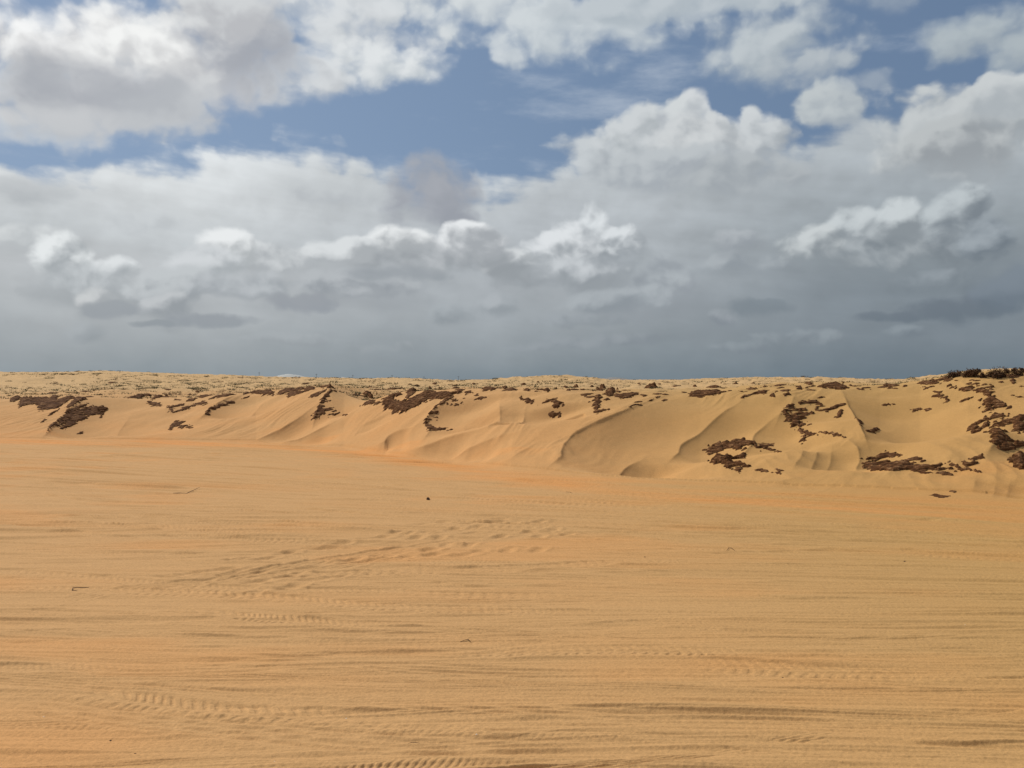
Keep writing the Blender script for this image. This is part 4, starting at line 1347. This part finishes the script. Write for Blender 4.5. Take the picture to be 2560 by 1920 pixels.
    (Zm(1920, 910, [(830, 278), (900, 268), (980, 300), (900, 300)]), FLK, 0),
    (Zm(1920, 910, [(1530, 445), (1560, 425), (1600, 450), (1800, 455), (1660, 465)]), FLK, 0.05),
    # ---- far right
    (Zm(2240, 910, [(880, 382), (940, 376), (1040, 420), (1200, 440), (1400, 446), (1560, 450), (1640, 415), (1750, 432), (1605, 474), (1648, 520), (1690, 600), (1770, 640), (1900, 700), (1845, 755), (1720, 752), (1640, 766), (1690, 805), (1560, 825), (1490, 827), (1545, 790), (1535, 722), (1482, 692), (1522, 600), (1562, 555), (1495, 518), (1400, 490), (1160, 494), (1015, 438)]),
     'long crooked crust vein bending down the face at far right', 0.0, 0.09),
    (Zm(2240, 910, [(1650, 835), (1765, 804), (1748, 860), (1870, 875), (1890, 912), (1805, 948), (1680, 982), (1580, 990), (1582, 930), (1645, 890)]), 'broken crust patch in the middle of the far right outcrops', 0.15),
    (Zm(2240, 910, [(1258, 1115), (1330, 1025), (1480, 978), (1570, 943), (1510, 1025), (1450, 1082), (1580, 1032), (1650, 1045), (1630, 1118), (1500, 1128), (1445, 1180), (1330, 1205), (1270, 1192)]),
     'paw-shaped dark crust reaching left at far right', 0.0, 0.10),
    (Zm(2240, 910, [(1640, 1010), (1800, 955), (2000, 932), (2240, 885), (2240, 1190), (2130, 1230), (2060, 1170), (1990, 1120), (1980, 1040), (1820, 1075), (1775, 1130), (1700, 1090), (1660, 1060), (1760, 1028)]),
     'massive dark crust ledge running off the right edge', 0.1, 0.10),
    (Zm(2240, 1070, [(1635, 75), (1700, -20), (1780, 60), (1860, 100), (1960, 200), (1950, 260), (2000, 292), (2100, 255), (2240, 275), (2240, 350), (2060, 368), (1980, 348), (1880, 380), (1755, 350), (1670, 275)]),
     'round shaggy dark crust boss hanging below the far right ledge', -0.05, 0.13),
    (Zm(2240, 1070, [(2032, 372), (2120, 335), (2240, 335), (2240, 760), (2080, 700), (2022, 605), (2055, 500)]), 'shaggy dark crust mass cut by the right edge at mid height', -0.05, 0.13),
    (Zm(2240, 910, [(1420, 645), (1495, 608), (1455, 662)]), FLK, 0),
    (Zm(2240, 910, [(1095, 675), (1200, 618), (1340, 590), (1220, 647)]), 'slender crust twig-like streak on bright sand left of the crooked vein', 0),
    (Zm(2240, 910, [(1370, 785), (1420, 765), (1480, 740), (1440, 775)]), FLK, 0),
    (Zm(2240, 910, [(580, 578), (640, 543), (830, 527), (810, 565), (868, 562), (890, 625), (830, 608), (700, 607)]), 'comma-shaped crust flake on the pale upper face at far right', 0),
    (Zm(2240, 910, [(610, 482), (700, 463), (795, 500), (680, 518)]), FLK, 0.1),
    (Zm(2240, 910, [(240, 800), (290, 788), (480, 790), (610, 785), (480, 818), (290, 838)]), 'horizontal crust bar over the shaded hollow at far right', 0),
    (Zm(2240, 910, [(335, 350), (420, 303), (600, 303), (810, 342), (700, 372), (560, 358)]), 'long low crust strip on the crest below the right-hand bushes', 0.05),
    (Zm(2240, 910, [(410, 450), (520, 403), (650, 390), (520, 447)]), FLK, 0),
    (Zm(2240, 910, [(1212, 355), (1360, 318), (1520, 335), (1760, 382), (1560, 377), (1420, 388), (1260, 383)]), 'pale-topped crust strip just under the right-hand bushes', 0.15),
    (Zm(2240, 910, [(1240, 288), (1300, 275), (1450, 290), (1330, 305)]), FLK, 0),
    (Zm(2240, 910, [(995, 296), (1040, 285), (1100, 298), (1040, 308)]), FLK, 0),
    (Zm(2240, 910, [(1962, 295), (2040, 265), (2070, 300), (2070, 335), (1980, 350)]), FLK, 0.05, 0.08),
    (Zm(2240, 910, [(2100, 398), (2160, 375), (2240, 398), (2180, 412)]), FLK, 0),
    (Zm(2240, 910, [(2000, 560), (2130, 563), (2240, 592), (2110, 602)]), 'flat crust sliver near the right edge above the massive ledge', 0),
    (Zm(2240, 910, [(1890, 762), (1950, 738), (2040, 768), (1930, 806)]), 'small crust lump between the crooked vein and the right edge', 0.05),
    (Zm(2240, 910, [(1900, 925), (1945, 895), (1970, 925)]), FLK, 0),
    (Zm(2240, 910, [(700, 285), (880, 220), (960, 205), (890, 265), (760, 298)]), 'crust strip climbing the skyline toward the right-hand bushes', 0.05),
    (Zm(2240, 910, [(812, 695), (855, 655), (830, 595), (875, 610), (940, 640), (885, 695)]), FLK, 0.2),
    (Zm(2240, 910, [(1775, 325), (1830, 312), (1880, 330), (1820, 342)]), FLK, 0),
    # ---- the two outcrops low on the right-hand face
    (Zm(1740, 1070, [(218, 328), (260, 285), (380, 232), (480, 203), (650, 166), (800, 192), (900, 232), (1010, 255), (1085, 318), (1250, 338), (1460, 418), (1300, 408), (1120, 378), (960, 328), (840, 318), (760, 312), (830, 385), (740, 398), (620, 362), (520, 362), (430, 405), (300, 450), (240, 490), (190, 455), (155, 405), (205, 368), (310, 345)]),
     'upper shelf of a fraying fibrous crust low on the right face', 0.05, 0.09),
    (Zm(1740, 1070, [(222, 505), (300, 452), (420, 422), (600, 422), (720, 462), (860, 500), (820, 530), (680, 518), (565, 562), (605, 598), (750, 612), (970, 704), (820, 670), (700, 660), (600, 710), (500, 720), (482, 655), (420, 628), (340, 650), (270, 615), (312, 560), (355, 525)]),
     'lower dark shelf of the fraying fibrous crust, ending in a long spike', -0.05, 0.11),
    (Zm(1740, 1070, [(660, 745), (672, 685), (780, 682), (850, 730), (750, 785)]), 'reddish crust stub at the foot of the fraying fibrous crust', 0.1),
    (Zm(1740, 1070, [(1075, 275), (1240, 278), (1370, 284), (1360, 330), (1110, 332)]), 'short blocky crust right of the fraying fibrous crust', 0.05),
    (Zm(1740, 1070, [(1000, 740), (1150, 738), (1250, 762), (1460, 792), (1280, 790), (1100, 756)]), 'thread of crust low on the grey smooth face', 0),
    (Zm(1740, 1070, [(1360, 745), (1400, 712), (1440, 730), (1520, 752), (1420, 758)]), 'little dark crust nub beside the thread of crust', 0),
    (Zm(1920, 900, [(826, 938), (846, 886), (920, 876), (1000, 890), (1140, 888), (1300, 905), (1470, 922), (1590, 955), (1430, 956), (1290, 962), (1120, 966), (950, 956)], 0.2893),
     'longest low crust, a dark flattened log shape near the bank foot', -0.1, 0.10),
    (Zm(1920, 900, [(906, 862), (980, 815), (1060, 810), (1165, 830), (1010, 854), (940, 872)], 0.2893), 'pointed crust leaf lying just above the long low log-shaped crust', 0),
    (Zm(1920, 900, [(1150, 880), (1210, 850), (1290, 845), (1400, 882), (1300, 880), (1220, 886)], 0.2893), 'crust arch above the middle of the long low log-shaped crust', 0.05),
    (Zm(2240, 1070, [(862, 645), (950, 603), (1065, 645), (1125, 695), (1320, 725), (1570, 800), (1480, 812), (1330, 758), (1100, 750), (1000, 708)]), 'dark crust with a long tail right of the log-shaped crust', 0),
    (Zm(2240, 1070, [(1072, 622), (1180, 582), (1262, 634), (1345, 600), (1250, 555), (1380, 515), (1495, 466), (1550, 550), (1420, 578), (1375, 605), (1355, 658), (1200, 668)]), 'stepped crust pieces climbing right toward the shaggy boss', 0.05, 0.08),
    (Zm(2240, 1070, [(318, 730), (480, 762), (660, 788), (480, 804), (350, 765)]), 'thin crust strip under the left part of the log-shaped crust', 0),
    (Zm(2240, 1070, [(712, 798), (830, 773), (1055, 828), (900, 842)]), 'thin crust strip under the right part of the log-shaped crust', 0),
    (Zm(2240, 1070, [(580, 1192), (650, 1158), (800, 1178), (1075, 1208), (940, 1222), (700, 1217)]), 'flat dark crust splinter on the sand at the very foot of the bank', 0, 0.04),
    (Zm(2240, 1070, [(882, 1105), (960, 1083), (1100, 1120), (1055, 1156), (930, 1136)]), 'faded brown crust oval just above the dark splinter at the foot', 0.2, 0.03),
]


def build_crusts():
    for it in OUTCROPS:
        px, lab, cov = it[0], it[1], it[2]
        th = it[3] if len(it) > 3 else 0.065
        if isinstance(lab, tuple):
            crust(px, lab[0], lab[1], cov, th)
        else:
            crust(px, lab, None, cov, th)


def scatter_flakes():
    rs = np.random.RandomState(23)
    n = 0
    while n < 105:
        X = rs.uniform(900, 2540) if rs.rand() < 0.82 else rs.uniform(60, 900)
        top, bot = float(hor_px(X)) + 4, float(crest_px(X)) + 14
        Y = top + (bot - top) * rs.uniform(0.05, 1.0)
        w, h = rs.uniform(10, 40), rs.uniform(2.6, 6.5)
        tilt = rs.uniform(-0.12, 0.05) * w
        px = [(X - w * 0.5, Y + 0.2 * h), (X - w * 0.38, Y - 0.45 * h), (X - w * 0.1, Y - 0.5 * h + tilt * 0.3), (X + w * 0.2, Y - 0.3 * h + tilt * 0.6),
              (X + w * 0.5, Y + tilt), (X + w * 0.15, Y + 0.3 * h + tilt * 0.5), (X - w * 0.2, Y + 0.5 * h)]
        if crust(px, FLK[0], FLK[1], rs.uniform(-0.15, 0.15), 0.055) is not None:
            n += 1


import time as _t
_t0 = _t.time()
build_crusts()
scatter_flakes()
print('crusts', _t.time() - _t0)

# ================================================================ plants, far hills, poles, litter
def simple_mat(name, c, var=0.35, rough=0.9, scale=20.0):
    m = bpy.data.materials.new(name)
    m.use_nodes = True
    g = G(m.node_tree)
    bs = m.node_tree.nodes['Principled BSDF']
    bs.inputs['Roughness'].default_value = rough
    bs.inputs['Specular IOR Level'].default_value = 0.15
    pos = g.node('ShaderNodeNewGeometry').outputs['Position']
    n = g.noise(pos, scale, 4.0, 0.6, dims='3D')
    lo = tuple(v * (1 - var) for v in c)
    hi = tuple(v * (1 + var) for v in c)
    g.put(bs.inputs['Base Color'], g.mix(g.step(n, 0.3, 0.7), lo, hi))
    return m


LEAF = simple_mat('scrub_leaf', (0.085, 0.080, 0.036), 0.5)
LEAF_BROWN = simple_mat('dry_leaf', (0.105, 0.056, 0.028), 0.5)
TWIG = simple_mat('twig', (0.060, 0.036, 0.024), 0.3)
POLE = simple_mat('pole_wood', (0.10, 0.09, 0.08), 0.2, scale=3.0)
CLOD = simple_mat('clod', (0.055, 0.028, 0.018), 0.4)
SHELL = simple_mat('shell', (0.70, 0.66, 0.58), 0.1)

BR = np.random.RandomState(7)


def leaves(n, rx, ry, rz, size, seed, base=0.0):
    """small tilted leaf faces spread through a low dome with gaps and clumps"""
    r = np.random.RandomState(seed)
    V, Fc = [], []
    cl = [(r.uniform(-0.75, 0.75), r.uniform(-0.75, 0.75), r.uniform(0.15, 0.95), r.uniform(0.25, 0.55)) for _ in range(9)]
    while len(Fc) < n:
        c = cl[r.randint(len(cl))]
        p = np.array([c[0], c[1], c[2]]) + r.normal(0, 1, 3) * c[3] * 0.5
        if p[0] ** 2 + p[1] ** 2 > 1 or p[2] < 0 or p[2] > 1.15 * math.sqrt(max(0.02, 1.02 - p[0] ** 2 - p[1] ** 2)):
            continue
        p = p * (rx, ry, rz) + (0, 0, base)
        a = r.normal(0, 1, 3)
        a /= np.linalg.norm(a)
        b = np.cross(a, r.normal(0, 1, 3))
        b /= np.linalg.norm(b) + 1e-9
        s = size * r.uniform(0.6, 1.4)
        k = len(V)
        V += [p - a * s, p + b * s * 0.35, p + a * s, p - b * s * 0.35]
        Fc.append((k, k + 1, k + 2, k + 3))
    return V, Fc


def stems(n, rx, ry, rz, rad, seed):
    r = np.random.RandomState(seed)
    V, Fc = [], []
    for _ in range(n):
        a = r.uniform(0, 6.283)
        q = math.sqrt(r.rand())
        tip = np.array([rx * q * math.cos(a), ry * q * math.sin(a), rz * r.uniform(0.5, 1.05)])
        mid = tip * 0.5 + r.normal(0, 0.12, 3) * (rx, ry, rz)
        pts = [np.array([r.uniform(-.08, .08) * rx, r.uniform(-.08, .08) * ry, -0.04]), mid, tip]
        rr = [rad, rad * 0.7, rad * 0.25]
        k = len(V)
        for p, q_ in zip(pts, rr):
            for t in range(3):
                V.append(p + np.array([math.cos(t * 2.094), math.sin(t * 2.094), 0]) * q_)
        for s in range(2):
            for t in range(3):
                Fc.append((k + s * 3 + t, k + s * 3 + (t + 1) % 3, k + s * 3 + 3 + (t + 1) % 3, k + s * 3 + 3 + t))
    return V, Fc


def bush(X, Y, wpx, hpx, label, leafmat, n, seed):
    x, y = shoot_full(X, Y)
    w, h = wpx / FP * y * 0.5, hpx / FP * y
    t = bpy.data.objects.new('bush', None)
    COL.objects.link(t)
    t.location = (x, y + w * 0.5, float(dune_z(x, y + w * 0.5)[0]) - 0.02)
    tag(t, label, 'bush')
    V, Fc = leaves(n, w, w * 0.8, h, 0.020, seed)
    mesh_obj('foliage', V, Fc, leafmat, t, False)
    V, Fc = stems(26, w, w * 0.8, h, 0.006, seed + 1)
    mesh_obj('branches', V, Fc, TWIG, t)


bush(2505, 947, 64, 30, 'round dark bush standing on the skyline at far right', LEAF_BROWN, 2600, 1)
bush(2438, 943, 58, 22, 'low spreading brown bush on the skyline left of the round dark bush', LEAF_BROWN, 1300, 2)
bush(2394, 943, 44, 20, 'leftmost brown bush of the skyline row at far right', LEAF_BROWN, 800, 3)
bush(2551, 940, 50, 20, 'brown bush cut by the right edge beside the round dark bush', LEAF_BROWN, 900, 4)
bush(2458, 946, 20, 14, 'small drooping bush hanging between the skyline bushes', LEAF_BROWN, 400, 5)

# ---- low scrub scattered over the upland: one mesh of each of four kinds, then copies
SCRUB = []
for k in range(4):
    V, Fc = leaves(150, 0.5, 0.45, 0.22 + 0.05 * k, 0.045, 20 + k)
    V2, F2 = stems(8, 0.5, 0.45, 0.26, 0.008, 30 + k)
    off = len(V)
    SCRUB.append((V + V2, Fc + [tuple(i + off for i in f) for f in F2]))
scrub_src = []


def place_scrub(x, y, sc, kind, sx=1.0):
    z = float(dune_z(x, y)[0])
    if scrub_src and len(scrub_src) > kind:
        o = scrub_src[kind].copy()
        COL.objects.link(o)
    else:
        o = mesh_obj('scrub_bush', SCRUB[kind][0], SCRUB[kind][1], LEAF if kind % 2 == 0 else LEAF_BROWN, None, False)
        scrub_src.append(o)
    o.location = (x, y, z - 0.02)
    o.scale = (sc * sx, sc, sc)
    o.rotation_euler = (0, 0, BR.uniform(-0.5, 0.5))
    tag(o, 'low dark scrub tuft scattered on the pale sandy upland behind the bank', 'scrub', 'scrub tufts on the upland')
    return o


def visible_upland(n, X0, X1, band, rs):
    """points on the upland that the viewer sees, spread evenly over the strip between crest and skyline"""
    out = []
    while len(out) < n:
        X = rs.uniform(X0, X1)
        top, bot = float(hor_px(X)), float(crest_px(X))
        f = rs.rand() ** band
        Y = top + 0.8 + (bot - top - 1.0) * f
        x, y = shoot(X, Y)
        if y < 24 or y > R_FAR * 1.05:
            continue
        out.append((x, y))
    return out


pts = visible_upland(150, -60, 760, 1.5, BR) + visible_upland(70, 760, 1520, 1.4, BR) + visible_upland(60, 1560, 2350, 1.1, BR)
for i, (x, y) in enumerate(pts):
    sc = BR.uniform(0.45, 1.1) * min(2.4, 0.35 + y / 95.0)
    place_scrub(x, y, sc * 0.50, i % 4, BR.uniform(1.2, 2.8))

# clumps that break the skyline
for i in range(48):
    X = BR.uniform(0, 2350) if i > 3 else (62, 80, 96, 108)[i]
    x, y = shoot(X, float(hor_px(X)) + BR.uniform(0.3, 1.6))
    if 60 < y < 420:
        place_scrub(x, y, BR.uniform(0.9, 1.7) * y / 200.0 * (1.7 if i < 4 else 1.0), i % 4, BR.uniform(1.3, 3.2))

# the countless tiny tufts between them
tv, tf = [], []
for (x, y) in visible_upland(12000, -100, 2420, 1.1, BR):
    if float(perlin(np.array([x * 0.07]), np.array([y * 0.05]), 61)[0]) < BR.uniform(-0.45, 0.35):
        continue
    z = float(dune_z(x, y)[0])
    s = BR.uniform(0.03, 0.14) * (0.5 + y / 75.0)
    k = len(tv)
    for b in range(11):
        a = BR.uniform(0, 6.283)
        c = np.array([x, y, z - 0.01]) + np.array([BR.normal(0, 0.9), BR.normal(0, 0.5), 0]) * s
        d = np.array([math.cos(a), math.sin(a), 0]) * s * 0.16
        u = np.array([BR.normal(0, 0.8), BR.normal(0, 0.8), BR.uniform(0.35, 1.0)]) * s * 0.75
        i = len(tv)
        tv += [c - d, c + d, c + u]
        tf.append((i, i + 1, i + 2))
o = mesh_obj('scrub', tv, tf, LEAF, None, False)
o['kind'] = 'stuff'
tag(o, 'tiny sparse scrub specks covering the far sandy upland', 'scrub')


# ---- two pale dunes far off
def hill(name, X, Ytop, dist, half_px, lean, color, label):
    m = simple_mat(name + '_hazed_sand', color, 0.06, scale=0.02)  # base colour greyed to stand in for distance haze
    nx, ny = 90, 30
    cx = (X - 1280.0) / FP * dist
    hw = half_px / FP * dist
    zt = EYE + (HP - Ytop) / FP * dist
    V, Fc = [], []
    for j in range(ny):
        for i in range(nx):
            u = -1 + 2 * i / (nx - 1)
            v = -1 + 2 * j / (ny - 1)
            c = math.exp(-((u + 0.12) / 0.42) ** 2) if u < -0.12 else math.exp(-((u + 0.12) / 0.55) ** 2)
            vv = v - lean * u * 0.5
            e = max(0.0, 1 - abs(vv)) ** 1.2 if vv < 0 else max(0.0, 1 - abs(vv) * 1.3) ** 0.9
            edge = max(0.0, 1 - u * u) * max(0.0, 1 - v * v)
            V.append((cx + u * hw * 1.3, dist + v * hw * 0.6, -30.0 + (zt + 30.0) * min(1.0, (0.55 + 0.45 * c * e)) * min(1.0, edge * 3)))
    for j in range(ny - 1):
        for i in range(nx - 1):
            k = j * nx + i
            Fc.append((k, k + 1, k + nx + 1, k + nx))
    o = mesh_obj(name, V, Fc, m)
    o['kind'] = 'structure'
    o['label'] = label


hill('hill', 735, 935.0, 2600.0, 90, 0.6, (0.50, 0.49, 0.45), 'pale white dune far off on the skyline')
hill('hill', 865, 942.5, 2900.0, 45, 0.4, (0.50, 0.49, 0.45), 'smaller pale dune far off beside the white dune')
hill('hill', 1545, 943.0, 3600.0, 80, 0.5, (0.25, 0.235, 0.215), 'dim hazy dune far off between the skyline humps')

# ---- a line of poles on the skyline
pole_src = []
for i, (X, Yt) in enumerate(((648, 930), (791, 934), (882, 937), (980, 937), (1060, 941), (1146, 940), (1258, 945))):
    D = 900.0
    x = (X - 1280.0) / FP * D
    top = EYE + (HP - Yt) / FP * D
    zb = float(dune_z(x, D)[0])
    if not pole_src:
        t = bpy.data.objects.new('utility_pole', None)
        COL.objects.link(t)
        V, Fc = [], []
        for h, r in ((-0.5, 0.20), (12.0, 0.13)):
            for a in range(8):
                V.append((r * math.cos(a * 0.785), r * math.sin(a * 0.785), h))
        Fc = [(a, (a + 1) % 8, 8 + (a + 1) % 8, 8 + a) for a in range(8)] + [tuple(range(8, 16))]
        p = mesh_obj('pole', V, Fc, POLE, t)
        V = [(sx * 1.1, sy * 0.08, 11.2 + sz * 0.09) for sx in (-1, 1) for sy in (-1, 1) for sz in (-1, 1)]
        c = mesh_obj('crossarm', V, [(0, 1, 3, 2), (4, 6, 7, 5), (0, 4, 5, 1), (2, 3, 7, 6), (0, 2, 6, 4), (1, 5, 7, 3)], POLE, t, False)
        pole_src = [t, p, c]
    else:
        t = pole_src[0].copy()
        COL.objects.link(t)
        for ch in pole_src[1:]:
            c = ch.copy()
            COL.objects.link(c)
            c.parent = t
    t.location = (x, D, zb)
    k = max(0.4, (top - zb) / 12.0)
    t.scale = (1, 1, k)
    tag(t, 'thin utility pole with a crossarm in the row standing far off on the skyline', 'pole', 'poles along the skyline')


# ---- sticks, twigs, clods and shell bits on the flat sand
def ground_z(x, y):
    x, y = np.atleast_1d(np.float64(x)), np.atleast_1d(np.float64(y))
    z, s = base_height(x, y)
    return float((z + flat_detail(x, y, s) * (1 - sstep(s, 0.0, 0.12)) + (dune_detail(x, y, s, z) if s[0] > 0 else 0))[0])


def at(X, Y):
    d = EYE * FP / (Y - HP)
    return (X - 1280.0) / FP * d, d


def tube(name, pts, rads, mat, label, cat, lift=None):
    P = [np.array([*at(X, Y), 0.0]) for X, Y in pts]
    for i, p in enumerate(P):
        p[2] = ground_z(p[0], p[1]) + rads[i] * 0.8 + (lift[i] if lift else 0)
    c = P[0].copy()
    V, Fc = [], []
    for i, p in enumerate(P):
        d = P[min(i + 1, len(P) - 1)] - P[max(i - 1, 0)]
        d /= np.linalg.norm(d) + 1e-9
        s = np.cross(d, (0, 0, 1.0))
        s /= np.linalg.norm(s) + 1e-9
        u = np.cross(s, d)
        for a in range(6):
            V.append(p - c + (s * math.cos(a * 1.047) + u * math.sin(a * 1.047)) * rads[i])
    for i in range(len(P) - 1):
        for a in range(6):
            Fc.append((i * 6 + a, i * 6 + (a + 1) % 6, i * 6 + 6 + (a + 1) % 6, i * 6 + 6 + a))
    Fc += [tuple(range(6))[::-1], tuple(range(len(V) - 6, len(V)))]
    o = mesh_obj(name, V, Fc, mat)
    o.location = c
    tag(o, label, cat)


tube('stick', [(430, 1236), (448, 1235.5), (466, 1233.5), (484, 1229), (499, 1223.5)], [0.0039, 0.0055, 0.0050, 0.0033, 0.0017], TWIG,
     'long thin curved stick lying on the flat sand at left', 'stick', [0, 0, 0, 0.006, 0.012])
tube('twig', [(221, 1468), (205, 1468.4), (191, 1469), (181, 1470.5), (179, 1475), (186, 1476), (193, 1473)], [0.0017, 0.0028, 0.0028, 0.0028, 0.0022, 0.0022, 0.0011], TWIG,
     'small looped twig lying on the sand near the left edge', 'twig', [0, .004, .004, .004, .002, .002, 0])
tube('twig', [(1817, 1377), (1822, 1374), (1829, 1373), (1838, 1377)], [0.0017, 0.0028, 0.0028, 0.0017], TWIG,
     'small bowed reddish twig on the sand right of centre', 'twig', [0, .012, .014, 0])
tube('twig', [(1150, 1604), (1160, 1603), (1170, 1602), (1178, 1605)], [0.0011, 0.0017, 0.0022, 0.0011], TWIG,
     'tiny dark twig on the sand in the middle foreground', 'twig', [0, .004, .004, 0])
tube('twig', [(1020, 1855), (1030, 1853), (1040, 1853), (1052, 1855)], [0.0006, 0.0011, 0.0011, 0.0006], TWIG,
     'tiny dark twig near the bottom edge left of centre', 'twig', [0, .003, .003, 0])
tube('twig', [(1415, 1232), (1422, 1232), (1432, 1234)], [0.0017, 0.0033, 0.0017], TWIG, 'short dark twig at the foot of the bank near the centre', 'twig', [0, .004, 0])


def lump(name, X, Y, r, mat, label, cat, seed, tall=0.7, group=None):
    rs = np.random.RandomState(seed)
    x, y = at(X, Y)
    V, Fc = [], []
    for j in range(5):
        th = math.pi * 0.5 * j / 4
        for i in range(9):
            a = i * 6.283 / 9
            k = r * rs.uniform(0.72, 1.25)
            V.append((k * math.cos(th) * math.cos(a), k * math.cos(th) * math.sin(a), r * tall * math.sin(th) * rs.uniform(0.85, 1.1) - 0.25 * r))
    for j in range(4):
        for i in range(9):
            Fc.append((j * 9 + i, j * 9 + (i + 1) % 9, j * 9 + 9 + (i + 1) % 9, j * 9 + 9 + i))
    Fc.append(tuple(range(36, 45)))
    o = mesh_obj(name, V, Fc, mat, None, False)
    o.location = (x, y, ground_z(x, y))
    tag(o, label, cat, group)


lump('clod', 1070, 1250, 0.028, CLOD, 'small dark pointed clod on the flat sand left of centre', 'clod', 1, 1.5)
lump('clod', 234, 1179, 0.020, CLOD, 'tiny dark clod on the far flat sand at left', 'clod', 2)
lump('clod', 2262, 1401, 0.012, CLOD, 'tiny dark pebble-like clod on the flat sand at right', 'clod', 3)
lump('clod', 275, 1850, 0.006, CLOD, 'speck of dark soil near the bottom left corner', 'clod', 4)
lump('clod', 1958, 1695, 0.006, CLOD, 'speck of dark soil in the right foreground', 'clod', 5)
lump('clod', 1612, 1392, 0.010, CLOD, 'speck of dark soil right of centre behind the bowed twig', 'clod', 6)
lump('clod', 336, 1884, 0.006, CLOD, 'speck of dark soil at the very bottom edge at left', 'clod', 7)
for i, (X, Y) in enumerate(((865, 1792), (531, 1597), (1191, 1838), (685, 1907), (107, 1790), (2414, 1564))):
    lump('shell_bit', X, Y, 0.0045, SHELL, 'tiny white shell speck lying on the foreground sand', 'shell', 20 + i, 0.6, 'white shell specks on the sand')
